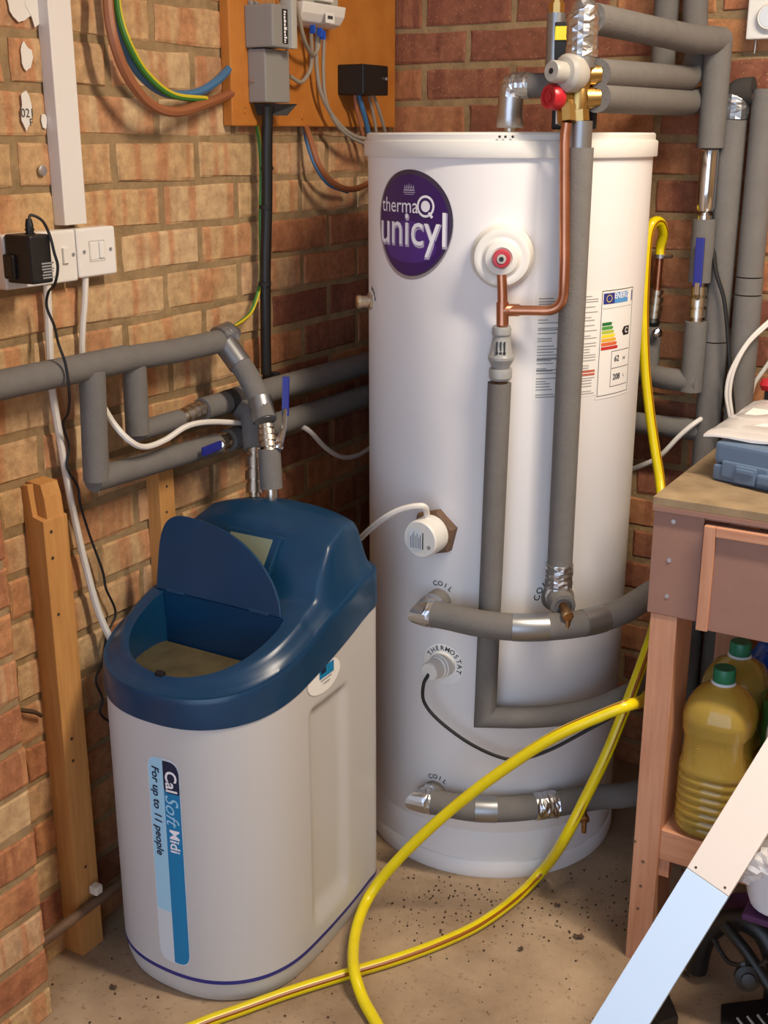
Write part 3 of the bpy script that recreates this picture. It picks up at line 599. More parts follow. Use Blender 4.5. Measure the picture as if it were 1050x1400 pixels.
# small vertical branch with black lever and yellow tag
SV = thing('lever_valve', 'foil wrapped valve with black lever and yellow tag beside the foil elbow', 'valve', (CX+.125, CY+.03, hz))
sx = wb(760, 40, .36); foil('foil_sleeve', [(sx.x, sx.y, hz+.01), (sx.x, sx.y, wb(760, 18, .36).z)], .0165, SV, .02, 'silvertape', 18)
part('brass_nut', fitting(MB(), (sx.x, sx.y, wb(760, 20, .36).z), (sx.x, sx.y, wb(760, -25, .36).z), [(0, .015), (.35, .015), (.35, .011), (.5, .011), (.5, .014), (.9, .014), (1, .01)], 8), 'brass', SV, smooth=True, sharp=25)
lvb = part('lever', lever(MB(), wb(766, 84, .45), wb(767, 30, .45), .020, .008, (1, .3, 0)), 'blackrub', SV, bevel=.002)
part('yellow_tag', lever(MB(), wb(767, 55, .452), wb(768, 36, .452), .0205, .0095, (1, .3, 0)), 'yellowtag', lvb, bevel=.001)
part('lever_neck', MB().tube([wb(766, 80, .45), (sx.x, sx.y, wb(762, 92, .36).z)], .006, 8), 'blackrub', SV)
BK = thing('valve_bracket', 'black mounting bracket behind the brass valve on the cylinder top', 'bracket', tuple(wb(786, 178, .47)))
bq0 = wb(757, 120, .50); bq1 = wb(814, 177, .50)
part('back_plate', MB().box((bq0.x, -.505, bq1.z), (bq1.x, -.493, bq0.z+.045)), 'blackrub', BK, bevel=.003)
part('clip_plate', MB().box((bq0.x+.01, -.512, bq1.z+.008), (bq1.x-.012, -.505, bq1.z+.034)), 'whitepvc', BK, bevel=.002)
# right-hand verticals on the back wall
def vpipe(name, label, x, y, z0, z1, r, cuts):
    t = thing(name, label, 'pipe', (x, y, z0)); zs = [z1]+cuts+[z0]
    for i in range(len(zs)-1): part('pipe_insulation', MB().tube([(x+.001*i, y-.001*i, zs[i]-(.0025 if i else 0)), (x+.001*i, y-.001*i, zs[i+1])], r+.0008*i, 20), 'foam', t, smooth=True)
    return t
za = wb(1003, 140, .05).z
PA = vpipe('vertical_pipe', 'thick grey insulated pipe on the back wall with torn foil at its top', .789, -.05, .05, za+.01, .0255, [wb(980, 466, .05).z])
foil('foil_tape', [(.789, -.05, za+.022), (.789, -.05, za+.014), (.789, -.05, za+.0), (.789, -.05, za-.02), (.789, -.05, za-.03)], [.016, .025, .0285, .028, .0275], PA, .1, 'silvertape', 16)
part('copper_stub', MB().tube([(.789, -.05, za+.006), (.90, -.05, za+.018)], .0125, 14), 'copper', PA, smooth=True)
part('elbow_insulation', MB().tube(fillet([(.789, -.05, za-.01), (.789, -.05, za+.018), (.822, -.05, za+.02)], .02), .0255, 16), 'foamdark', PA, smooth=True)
zb_ = wb(1040, 145, .05).z; PB = vpipe('vertical_pipe', 'rightmost grey insulated pipe on the back wall beside the torn foil', .846, -.05, .05, zb_+.03, .0255, [wb(1030, 378, .05).z, wb(1026, 402, .05).z])
LH = tag(MB().tube([(.28, -.05, wb(905, 582, .05).z), (.79, -.05, wb(905, 582, .05).z)], .0225, 18).build('horizontal_pipe', 'foam', None, smooth=True), 'low grey insulated pipe running across the back wall behind the yellow hose', 'pipe')
# garden tap on the back wall
TP = thing('wall_tap', 'copper tap pipe with brass cock feeding the yellow hose', 'tap', tuple(wb(898, 440, .04)))
tx = .661; tz = lambda py: wb(900, py, .04).z
part('tail_pipe', MB().tube([(tx, -.04, tz(345)), (tx-.002, -.04, tz(402))], .0078, 12), 'copper', TP, smooth=True)
part('hose_clip', MB().lathe([(.0125, -.004), (.0125, .004)], (tx, -.04, tz(350)), (0, 0, 1), 16), 'steel', TP, smooth=True); part('clip_screw', MB().tube([(tx+.01, -.045, tz(350)), (tx+.028, -.05, tz(349))], .004, 8), 'steel', TP)
part('tap_body', fitting(MB(), (tx-.002, -.04, tz(396)), (tx-.006, -.04, tz(444)), VALVE, 16), 'nickel', TP, smooth=True, sharp=25)
part('black_collar', MB().lathe([(.014, -.008), (.017, 0), (.014, .008)], (tx-.006, -.045, tz(440)), (0, 0, 1), 14), 'black', TP, smooth=True)
part('drain_knob', MB().lathe([(.005, 0), (.005, .02), (.009, .021), (.009, .03), (.005, .032)], (tx-.002, -.055, tz(452)), (.7, -.7, 0), 8), 'chrome', TP)
part('pipe_insulation', MB().tube([(tx-.006, -.045, tz(446)), (tx-.006, -.045, tz(512))], .0205, 18), 'foam', TP, smooth=True)
# ================================================================== LEFT WALL PIPEWORK
xm = .06
SP = thing('softener_supply_pipe', 'grey insulated pipe along the left wall with two drops and two valves', 'pipe', tuple(wl(125, 520, xm)))
ma = wl(-40, 534, xm); mb_ = wl(303, 466, xm)
part('pipe_insulation', MB().tube([(xm, -1.5, ma.z), (xm, -1.19, ma.z-.002), (xm, -.97, ma.z-.004)], .0225, 20), 'foam', SP, smooth=True)
part('pipe_insulation', MB().tube([(xm, -.98, ma.z-.004), (xm, -.85, mb_.z+.001), (xm, mb_.y+.01, mb_.z)], .0212, 20), 'foam', SP, smooth=True)
d1 = wl(125, 530, xm); d1b = wl(127, 660, xm)
part('drop_insulation', MB().tube([(xm+.004, d1.y, ma.z-.01), (xm+.004, d1b.y+.004, d1b.z+.004)], .0215, 20), 'foam', SP, smooth=True)
d2 = wl(184, 505, xm-.005); d2b = wl(188, 590, xm-.005)
part('drop_insulation', MB().tube([(xm-.005, d2.y, ma.z-.01), (xm-.005, d2b.y, d2b.z-.004)], .0205, 20), 'foam', SP, smooth=True)
lb1 = wl(296, 607, xm); part('branch_insulation', MB().tube([(xm+.004, d1b.y-.004, d1b.z+.006), (xm, lb1.y, lb1.z)], .0205, 20), 'foam', SP, smooth=True)
ub0 = wl(245, 573, xm-.005); part('branch_insulation', MB().tube([(xm-.005, d2b.y-.003, d2b.z), (xm-.005, ub0.y, ub0.z)], .0175, 18), 'foam', SP, smooth=True)
ub1 = wl(262, 562, xm-.005); ub2 = wl(280, 557, xm-.005)
v1 = part('ball_valve', fitting(MB(), ub0, ub2, VALVE, 16), 'nickel', SP, smooth=True, sharp=25)
lb2 = wl(314, 601, xm); v2 = part('ball_valve', fitting(MB(), lb1-Vector((0, .02, 0)), lb2, VALVE, 16), 'nickel', SP, smooth=True, sharp=25)
lva = wl(277, 618, xm+.035); lvb_ = wl(302, 608, xm+.035); part('valve_lever', lever(MB(), lva, lvb_, .016, .006, (0, 0, 1)), 'leverblue', v2, 'blue valve lever', bevel=.002)
part('lever_neck', MB().tube([lvb_, wl(304, 604, xm)], .006, 8), 'nickel', v2)
# two pipes on to the corner behind the cylinder
for nm, lab, a, b, zz0, zz1 in (('wall_pipe', 'upper dark insulated pipe on the left wall running into the corner', wl(276, 560, xm-.005), None, 0, 0), ('wall_pipe', 'lower dark insulated pipe on the left wall running into the corner', wl(312, 602, xm), None, 0, 0)):
    t = thing(nm, lab, 'pipe', tuple(a)); up = lab.startswith('upper')
    part('pipe_insulation', MB().tube([a, a+Vector((0, .075 if up else .03, 0))], .0215, 20), 'foam', t, smooth=True)
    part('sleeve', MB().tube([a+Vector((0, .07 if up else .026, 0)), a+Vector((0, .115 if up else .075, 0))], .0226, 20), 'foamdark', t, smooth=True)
    part('long_insulation', MB().tube([a+Vector((0, .105 if up else .07, 0)), Vector((a.x, -.04, a.z-.008))], .0235, 20), 'foam', t, smooth=True)
# foil bands, diagonal to the softener
SI = thing('softener_inlet_pipe', 'grey insulated pipe with foil bands slanting down to the water softener', 'pipe', (.2, -.77, .77))
q0 = Vector((xm, mb_.y+.004, mb_.z)); q1 = wl(338, 512, .115); q2 = wl(356, 550, .15); q3 = wl(364, 584, .172); q4 = wl(369, 640, .19); q5 = wl(372, 690, .20)
part('pipe_insulation', MB().tube(spline([q0, q0.lerp(q1, .5), q1, q2, q3+UPV*.012], 6), .0205, 20), 'foam', SI, smooth=True)
foil('foil_band', [q0+(q1-q0)*t for t in (-.05, .1, .3, .5, .72)], .0222, SI, .015, 'silvertape', 20)
foil('foil_band', [q2+(q3-q2)*t for t in (-.15, .2, .5, .75)], .0222, SI, .015, 'silvertape', 20)
foil('foil_scrap', [q0+Vector((-.002, -.01, .004)), q0+Vector((0, .012, .008)), q0+Vector((.004, .022, 0))], .0235, SI, .06, 'silvertape', 14)
v3 = part('ball_valve', fitting(MB(), q3+UPV*.004, q4+UPV*.028, VALVE, 16), 'nickel', SI, smooth=True, sharp=25)
lq = wl(381, 607, .20); lq1 = wl(390, 566, .21); lq2 = wl(391, 515, .21)
part('valve_lever', lever(MB(), lq1-UPV*.004, lq2, .013, .007, (.8, .6, 0)), 'leverblue', v3, 'blue valve lever standing upright', bevel=.002)
part('lever_neck', MB().tube([q3.lerp(q4, .5), lq, wl(388, 585, .21), lq1+UPV*.01], [.009, .009, .005, .005], 8), 'chrome', v3)
part('spindle_nut', MB().lathe([(.004, -.008), (.009, -.006), (.010, .0), (.007, .007), (.003, .009)], lq+Vector((.006, -.008, -.002)), (.7, -.7, 0), 10), 'chrome', v3)
part('pipe_insulation', MB().tube([wl(368, 614, .188), wl(371, 668, .197)], .0205, 20), 'foam', SI, smooth=True)
part('copper_tail', MB().tube([wl(371, 664, .197), q5], .011, 12), 'nickel', SI, smooth=True)
SO = thing('softener_outlet_pipe', 'shorter insulated pipe with brass valve behind the slanting foil banded pipe', 'pipe', (.15, -.74, .77))
r0 = wl(330, 560, .07); r1 = wl(344, 566, .10); r2 = wl(348, 615, .125); r3 = wl(348, 690, .15)
part('pipe_insulation', MB().tube(fillet([r0, r1, r2], .02), .0205, 18), 'foam', SO, smooth=True)
part('ball_valve', fitting(MB(), r2+UPV*.006, r3, VALVE, 16), 'nickel', SO, smooth=True, sharp=25)
# ================================================================== ELECTRICS ON THE LEFT WALL
BX = .022; b0 = wl(316, 172, BX)
WBD = thing('meter_board', 'orange varnished wooden meter board on the left wall in the corner', 'board', (BX/2, -.31, b0.z))
part('board', MB().box((.0, -.607, b0.z), (BX, -.012, 2.02)), 'boardwood', WBD, bevel=.003)
for px, py in ((335, 152), (413, 160)):
    part('board_screw', MB().lathe([(.005, 0), (.005, .0015), (.003, .002)], wl(px, py, BX), (1, 0, 0), 12), 'boardwood', WBD, smooth=True)
part('knot_hole', MB().lathe([(.004, -.001), (.004, .0006)], wl(335, 150, BX), (1, 0, 0), 10), 'leaf', WBD)
def wbox(mb, x0, x1, a, b):       # box on the wall between two picture corners taken on plane x1
    p = wl(*a, x1); q = wl(*b, x1); return mb.box((x0, p.y, p.z), (x1, q.y, q.z))
CO = thing('service_cutout', 'grey electricity service cutout with black cable at its foot', 'fuse unit', tuple(wl(370, 142, BX)))
part('lower_body', wbox(MB(), BX, .062, (362, 66), (397, 141)), 'greyplast', CO, bevel=.003)
part('back_plate', wbox(MB(), BX, .030, (343, 0), (358, 138)), 'greyplast', CO, bevel=.002)
part('upper_body', wbox(MB(), BX, .085, (372, 4), (398, 66)), 'greyplast', CO, bevel=.003)
part('cover_flange', wbox(MB(), .066, .092, (398, -20), (407, 67)), 'greylight', CO, bevel=.002)
lab = part('warning_label', wbox(MB(), .085, .0862, (386, 12), (394, 60)), 'black', CO)
Fw = lambda u, v: wl(390, 36, .0868)+Vector((0, u, v)); wp = MB(); rnd = random.Random(9); vv = .026
while vv > -.026:
    h_ = rnd.choice([.002, .003, .005]); sheet(wp, Fw, -.004, .001+rnd.random()*.004, vv-h_, vv, 1, 1); vv -= h_+.0012
part('print', wp, 'letter', lab)
for a in ((358, 77), (345, 110)): part('sealing_screw', MB().lathe([(.005, 0), (.004, .006)], wl(a[0], a[1], .031), (1, 0, 0), 10), 'steel', CO, smooth=True)
part('cable_gland', MB().poly([wl(347, 142, .03), wl(392, 142, .062), wl(378, 158, .055), wl(352, 158, .03)], (.018, .01, 0)), 'black', CO)
part('fuse_tails', MB().box(wl(356, -8, .05), wl(376, 9, .08)), 'batten', CO)
CU = thing('consumer_unit', 'white rounded switch unit with blue clips under it on the board', 'switch unit', tuple(wl(445, 38, BX)))
pp = [wl(408, -30, BX), wl(408, 30, BX)]
cu = MB(); ya = wl(410, 30, .07).y; yb = wl(468, 30, .07).y; zt = wl(440, 6, .07).z; zb2 = wl(440, 36, .07).z
cu.poly([(BX, ya, zb2), (.05, ya, zb2), (.066, ya, zb2+.006), (.076, ya, zb2+.02), (.08, ya, zt), (BX, ya, zt)], (0, yb-ya, 0)); part('lower_cover', cu, 'sockwhite', CU, bevel=.003)
part('housing', MB().box((BX, ya, zt), (.074, yb-.02, zt+.12)), 'greylight', CU, bevel=.003)
part('switch_row', MB().box((.074, ya+.04, zt+.004), (.083, yb-.05, zt+.02)), 'sockwhite', CU, bevel=.002)
Fc = lambda u, v: wl(452, 24, .0815)+Vector((.0, u, v)); pl = MB(); sheet(pl, Fc, -.018, .014, -.010, .009, 1, 1); PLT = part('rating_label', pl, 'paper', CU)
Fc2 = lambda u, v: wl(452, 24, .0820)+Vector((.0, u, v)); cpm = MB(); sheet(cpm, Fc2, -.010, .008, -.003, .003, 1, 1); part('print', cpm, 'ink', PLT)
for px, py in ((428, 40), (438, 44), (442, 48)): part('blue_clip', MB().box(wl(px-5, py-6, .058), wl(px+4, py+6, .07)), 'clipblue', CU, bevel=.002)
JB = thing('junction_box', 'small black junction box on the right of the wooden board', 'junction box', tuple(wl(500, 131, BX)))
ja = wl(497, 87, .085); jb = wl(531, 131, .085); part('box_body', MB().box((BX, ja.y, jb.z), (.085, jb.y, ja.z)), 'black', JB, bevel=.003)
part('box_screw', MB().lathe([(.004, 0), (.003, .003)], wl(528, 108, .086), (1, 0, 0), 10), 'steel', JB)
# wiring
def W(*pts): return [wl(a, b, x) for a, b, x in pts]
cable('grey_cable', 'grey cable looping from above over the board to the grey cutout', W((398, -20, .07), (408, 20, .075), (416, 55, .07), (428, 75, .05), (436, 60, .05), (432, 40, .05)), .0042, 'cgrey')
cable('grey_cable', 'grey cable curling from the white switch unit to the side of the cutout', W((425, 44, .05), (426, 75, .045), (424, 95, .042), (412, 112, .042), (396, 104, .04)), .004, 'cgrey')
cable('grey_cable', 'pale grey cable sweeping from the switch unit down behind the cylinder lid', W((433, 48, .05), (433, 90, .045), (440, 130, .045), (460, 165, .05), (485, 186, .06), (520, 192, .07), (545, 194, .07)), .0042, 'cgrey')
cable('grey_cable', 'straight grey cable from the switch unit to the second sweep', W((443, 50, .05), (442, 100, .045), (446, 138, .045), (462, 172, .05), (492, 194, .06), (530, 200, .07)), .0038, 'cgrey')
cable('brown_cable', 'brown cable dropping from the junction box behind the cylinder', W((485, 128, .05), (488, 150, .05), (495, 180, .05), (498, 200, .05)), .0042, 'cbrown')
cable('blue_cable', 'blue cable dropping from the junction box behind the cylinder', W((490, 128, .055), (496, 150, .055), (503, 178, .05), (507, 200, .05)), .0055, 'cblue')
cable('grey_cable', 'left of the two thin grey cables under the junction box', W((504, 129, .05), (510, 155, .05), (514, 178, .05), (516, 200, .05)), .0036, 'cgrey')
cable('grey_cable', 'right of the two thin grey cables under the junction box', W((510, 129, .06), (518, 150, .06), (526, 178, .055), (530, 200, .05)), .0036, 'cgrey')
cable('brown_cable', 'brown cable loop hanging below the wooden board beside the cylinder', W((416, 168, .01), (424, 190, .04), (436, 225, .06), (455, 250, .06), (480, 259, .06), (505, 250, .05), (525, 235, .04)), .0062, 'cbrown')
cable('blue_cable', 'thin blue cable behind the brown loop below the wooden board', W((416, 170, .008), (420, 195, .02), (432, 228, .035), (450, 252, .03), (475, 262, .02)), .0045, 'cblue')
cable('brown_cable', 'thick brown meter tail looping down on the left of the wooden board', W((146, -25, .05), (149, 20, .055), (157, 60, .06), (175, 105, .06), (205, 142, .06), (240, 153, .06), (280, 142, .045), (318, 127, .012)), .0085, 'cbrown')
cable('blue_cable', 'blue meter tail looping down on the left of the wooden board', W((154, -25, .035), (158, 20, .035), (170, 60, .04), (190, 100, .04), (225, 127, .04), (265, 128, .035), (295, 112, .03), (315, 92, .012)), .0075, 'cblue')
gy = thing('earth_cable', 'green and yellow earth cable looping beside the brown meter tail', 'cable', tuple(wl(200, 105, .05)))
eps = W((157, -25, .045), (162, 20, .045), (176, 62, .05), (200, 102, .05), (235, 130, .05), (280, 136, .045))
part('green_core', MB().tube(spline(eps, 8), .0052, 8), 'cgreen', gy, smooth=True); part('yellow_stripe', MB().tube(spline([p+Vector((.0016, .003, .002)) for p in eps], 8), .0038, 8), 'cyellow', gy, smooth=True)
sc_ = thing('service_cable', 'thick black armoured cable dropping from the cutout down the left wall', 'cable', tuple(wl(364, 515, .035)))
SCP = W((366, 146, .045), (365, 200, .042), (365, 280, .038), (363, 360, .035), (363, 440, .032), (364, 512, .03))
part('sheath', MB().tube(spline(SCP, 5), [.014]+[.0105]*25, 14), 'black', sc_, smooth=True)
for px, py in ((365, 230), (363, 283), (362, 388)):
    part('cable_tie', MB().lathe([(.0125, -.003), (.0125, .003)], wl(px, py, .038), (0, 0, 1), 14), 'blackrub', sc_, smooth=True)
part('foot_bracket', MB().box(wl(358, 508, .012), wl(384, 522, .045)), 'blackrub', sc_, bevel=.003)
gg = thing('earth_cable', 'green and yellow earth wire tied along the black service cable', 'cable', tuple(wl(320, 445, .05)))
eps = W((351, 172, .015), (355, 200, .025), (357, 240, .028), (356, 300, .025), (357, 370, .022), (354, 395, .025), (344, 425, .03), (332, 438, .04), (318, 447, .055))
part('green_core', MB().tube(spline(eps, 8), .0038, 8), 'cgreen', gg, smooth=True); part('yellow_stripe', MB().tube(spline([p+Vector((.002, .0012, .001)) for p in eps], 8), .0026, 8), 'cyellow', gg, smooth=True)
# trunking, socket, spur, adapter
ty0, ty1 = -1.047, -.999; tzb = wl(105, 307, .024).z
TK = tag(MB().box((.0, ty0, tzb), (.024, ty1, 2.2)).build('cable_trunking', 'whitepvc', None, bevel=.0015), 'white plastic cable trunking running down the left wall to the switch', 'trunking')
def plate(mb, y0, y1, z0, z1): mb.box((.0, y0, z0), (.030, y1, z1)); return mb
szt, szb = wl(160, 308, .03).z, wl(160, 374, .03).z; yr_ = wl(159, 340, .03).y; ym = wl(106, 345, .03).y
SPR = thing('fused_spur', 'white fused spur switch under the trunking on the left wall', 'switch', (.015, (yr_+ym)/2, szb))
part('face_plate', plate(MB(), ym+.001, yr_, szb, szt), 'sockwhite', SPR, bevel=.005, seg=3)
cyy = (ym+yr_)/2; czz = (szt+szb)/2
part('rocker', MB().box((.029, cyy+.003, czz-.010), (.0335, cyy+.014, czz+.016)), 'sockwhite', SPR, bevel=.001); part('fuse_carrier', MB().box((.029, cyy-.016, czz-.012), (.0312, cyy+.001, czz+.016)), 'sockwhite', SPR, bevel=.001)
fr_ = MB()
for (a, b, c_, d_) in ((-.0185, -.0175, -.014, .018), (.0155, .0163, -.014, .018), (-.0185, .0163, -.0148, -.014), (-.0185, .0163, .0172, .018)): fr_.box((.0298, cyy+a, czz+c_), (.0306, cyy+b, czz+d_))
part('switch_surround', fr_, 'greylight', SPR)
for s in (-1, 1): part('plate_screw', MB().lathe([(.0032, 0), (.003, .001)], (.0302, cyy+s*.030, czz+.002), (1, 0, 0), 10), 'steel', SPR)
SK = thing('double_socket', 'white double wall socket behind the black power adapter', 'socket', (.015, ym-.075, szb))
part('face_plate', plate(MB(), ym-.150, ym-.001, szb-.003, szt), 'sockwhite', SK, bevel=.005, seg=3)
for yy in (ym-.027, ym-.112): part('rocker', MB().box((.029, yy-.007, czz-.012), (.0345, yy+.005, czz+.012)), 'sockwhite', SK, bevel=.001)
for yy in (ym-.010, ym-.140): part('plate_screw', MB().lathe([(.0032, 0), (.003, .001)], (.0302, yy, czz), (1, 0, 0), 10), 'steel', SK)
AD = thing('power_adapter', 'black plug-in power adapter on the white double socket', 'adapter', tuple(wl(47, 385, .05)))
aa = wl(43, 322, .085); ab = wl(74, 386, .085)
part('adapter_body', MB().box((.031, aa.y-.004, ab.z), (.085, ab.y-.0, aa.z)), 'black', AD, bevel=.004)
part('plug_body', MB().box((.030, aa.y-.010, ab.z+.006), (.052, ab.y-.004, aa.z-.028)), 'black', AD, bevel=.004)
RL_ = MB(); Fa = lambda u, v: Vector((.0856, (aa.y+ab.y)/2+.008+u, ab.z+.018+v)); 
for i, (x0, x1) in enumerate(((-.012, .012), (-.012, .009), (-.012, .012), (-.010, .011), (-.012, .006), (-.011, .012))): sheet(RL_, Fa, x0, x1, .010-i*.0042, .0122-i*.0042, 1, 1)
part('rating_print', RL_, 'inklight', AD)
sr = wl(41, 320, .06); part('strain_relief', MB().lathe([(.0075, -.004), (.0075, .002), (.006, .002), (.006, .005), (.0072, .005), (.0072, .008), (.006, .008), (.006, .011), (.0065, .011), (.0045, .022)], sr, (0, -.0, 1), 12), 'black', AD, smooth=True)
cable('adapter_cable', 'thin black cable from the power adapter wandering down past the pipes', [sr+UPV*.02, sr+Vector((.0, .006, .027)), wl(58, 302, .07), wl(68, 322, .088), wl(74, 345, .092), wl(79, 365, .092), wl(75, 388, .08), wl(66, 400, .05), wl(64, 420, .04), wl(74, 445, .05), wl(80, 470, .08), wl(90, 500, .088), wl(95, 540, .086), wl(93, 565, .06), wl(86, 580, .04), wl(94, 610, .03), wl(92, 640, .03), wl(106, 665, .03), wl(110, 690, .03), wl(122, 730, .02), wl(140, 780, .02), wl(145, 805, .02), wl(158, 838, .02), wl(146, 868, .02), wl(140, 905, .02), wl(131, 930, .02), wl(140, 955, .02), wl(137, 975, .02), wl(152, 990, .02), wl(160, 1010, .02)], .0022, 'blackrub', seg=6)
cable('white_cable', 'white flex from the double socket slanting down to the softener', W((64, 382, .02), (66, 430, .018), (69, 500, .016), (73, 545, .02), (82, 600, .02), (98, 690, .02), (116, 770, .02), (136, 840, .025), (160, 890, .04), (185, 930, .05)), .0062, 'cwhite')
cable('white_cable', 'white flex from the fused spur looping under the insulated pipes to the cylinder', W((117, 372, .02), (116, 410, .02), (113, 450, .015), (113, 490, .012), (122, 525, .012), (138, 550, .03), (156, 580, .07), (178, 603, .09), (198, 611, .092), (225, 602, .09), (255, 583, .09), (285, 577, .09), (325, 578, .088), (360, 580, .05), (395, 580, .03), (420, 587, .085), (445, 612, .085), (468, 625, .08), (490, 622, .07), (515, 606, .06)), .0052, 'cwhite')
imx = IMM
cable('heater_flex', 'white flex from the immersion heater cap drooping behind the softener', [imx-UPV*.012, imx+UPV*.006, cy(578, 692, .31), wb(550, 696, .66), wb(520, 712, .66), wb(487, 742, .63), wb(470, 765, .58), wb(460, 800, .5)], .0058, 'cwhite')
cable('thermostat_lead', 'thin black lead drooping from the thermostat pocket across the cylinder', [TH, TH+Vector((-.006, -.01, -.02)), cy(580, 960, .31), cy(600, 985, .305), cy(640, 1015, .30), cy(680, 1034, .295), cy(710, 1038, .30), cy(750, 1026, .31), cy(800, 1000, .33), cy(850, 972, .35), Vector((.80, -.25, .35)), Vector((.79, -.03, .42))], .0034, 'blackrub')
cable('white_cable', 'white flex rising behind the yellow hose to the wall pipes', [Vector((.58, -.045, .70)), wb(868, 640, .09), wb(900, 625, .10), wb(930, 595, .10), wb(952, 577, .085), wb(972, 566, .045), wb(990, 560, .012)], .0052, 'cwhite')
cable('black_cable', 'black cable hanging beside the two thick wall pipes', [wb(975, 300, .04), wb(978, 365, .085), wb(990, 410, .09), wb(996, 470, .09), wb(1000, 530, .09), wb(1003, 565, .09), wb(1004, 640, .09)], .0042, 'blackrub')
for i in range(2): cable('grey_cable', ('outer', 'inner')[i]+' pale cable of the pair looping behind the blue case', [wb(1075, 420+4*i, .03), wb(1050, 440+4*i, .06), wb(1022, 468+3*i, .09), wb(1000+4*i, 505, .105), wb(993+5*i, 535, .11), wb(996+4*i, 560, .11), wb(1004+3*i, 600, .11)], .0036, 'cwhite')
cable('grey_cable', 'pale cable at the right edge beside the rightmost wall pipe', [wb(1070, 470, .03), wb(1045, 505, .03), wb(1030, 528, .03), wb(1024, 560, .03)], .0045, 'cwhite')
# white thermostat box, top right
TB_ = thing('wall_thermostat', 'white square wall control with round dial at the top right', 'thermostat', tuple(wb(1030, 55, .02)))
ta = wb(1019, 54, .035); part('case', MB().box((ta.x, -.035, ta.z), (ta.x+.085, 0, ta.z+.09)), 'plastwhite', TB_, bevel=.003)
part('dial', MB().lathe([(.024, 0), (.024, .008), (.021, .011), (.020, .010)], (ta.x+.043, -.035, ta.z+.037), (0, -1, 0), 28), 'plastwhite', TB_, smooth=True); part('dial_face', MB().lathe([(.0195, .0098), (.018, .0106)], (ta.x+.043, -.035, ta.z+.037), (0, -1, 0), 24), 'palegrey', TB_)
part('fixing_screw', MB().tube([(ta.x+.016, -.02, ta.z), (ta.x+.015, -.02, ta.z-.022), (ta.x+.015, -.02, ta.z-.024)], [.0016, .0016, .003], 8), 'steel', TB_)
# battens and low pipe
BT = thing('timber_batten', 'long rough timber batten standing against the left wall beside the softener', 'batten', (.02, -1.14, 0))
f0 = wl(62, 720, .042); f1 = wl(83, 720, .042); g0 = wl(103, 1285, .042); g1 = wl(135, 1275, .042)
bt = MB(); zt_ = wl(62, 675, .042).z
ya0, ya1 = f0.y-.004, f1.y+.016
bt.poly([(0, ya0, 0), (0, ya0, zt_+.01), (.014, ya0, zt_+.012), (.020, ya0, zt_-.04), (.042, ya0, zt_-.045), (.042, ya0, 0)], (0, ya1-ya0, 0)); part('batten', bt, 'batten', BT, bevel=.001)
part('broken_top', MB().poly([(0, ya0+.012, zt_-.05), (.04, ya0+.012, zt_-.05), (.036, ya0+.012, zt_-.01), (.03, ya0+.012, zt_+.012), (0, ya0+.012, zt_+.014)], (0, ya1-ya0-.016, 0)), 'batten', BT)
for px, py in ((70, 727), (72, 763), (80, 840), (98, 1010), (100, 1040), (117, 1185)): part('nail_hole', MB().lathe([(.003, -.001), (.003, .0006)], wl(px, py, .0423), (1, 0, 0), 8), 'leaf', BT)
B2 = wl(205, 655, .03); B3 = wl(237, 645, .03); BB = thing('timber_batten', 'short timber batten rising behind the softener lid', 'batten', (.015, (B2.y+B3.y)/2, 0))
part('batten', MB().box((0, B2.y+.022, 0), (.03, B3.y, B2.z+.03)), 'batten', BB, bevel=.001)
for py in (665, 700): part('nail_hole', MB().lathe([(.0025, -.001), (.0025, .0006)], wl(228, py, .0303), (1, 0, 0), 8), 'leaf', BB)
LPp = thing('low_wall_pipe', 'dark low pipe crossing the long batten near the floor with a white clip', 'pipe', (.055, -1.1, .1))
l0 = wl(65, 1258, .052); l1 = wl(180, 1190, .052); part('pipe', MB().tube([(.054, -1.295, l1.z-.008), (.054, -.62, l1.z)], .0095, 12), 'hexbrown', LPp, smooth=True)
pcp = wl(132, 1215, .055); part('pipe_clip', MB().box(pcp-Vector((.010, .009, .009)), pcp+Vector((.008, .008, .008))), 'clipwhite', LPp, bevel=.003)
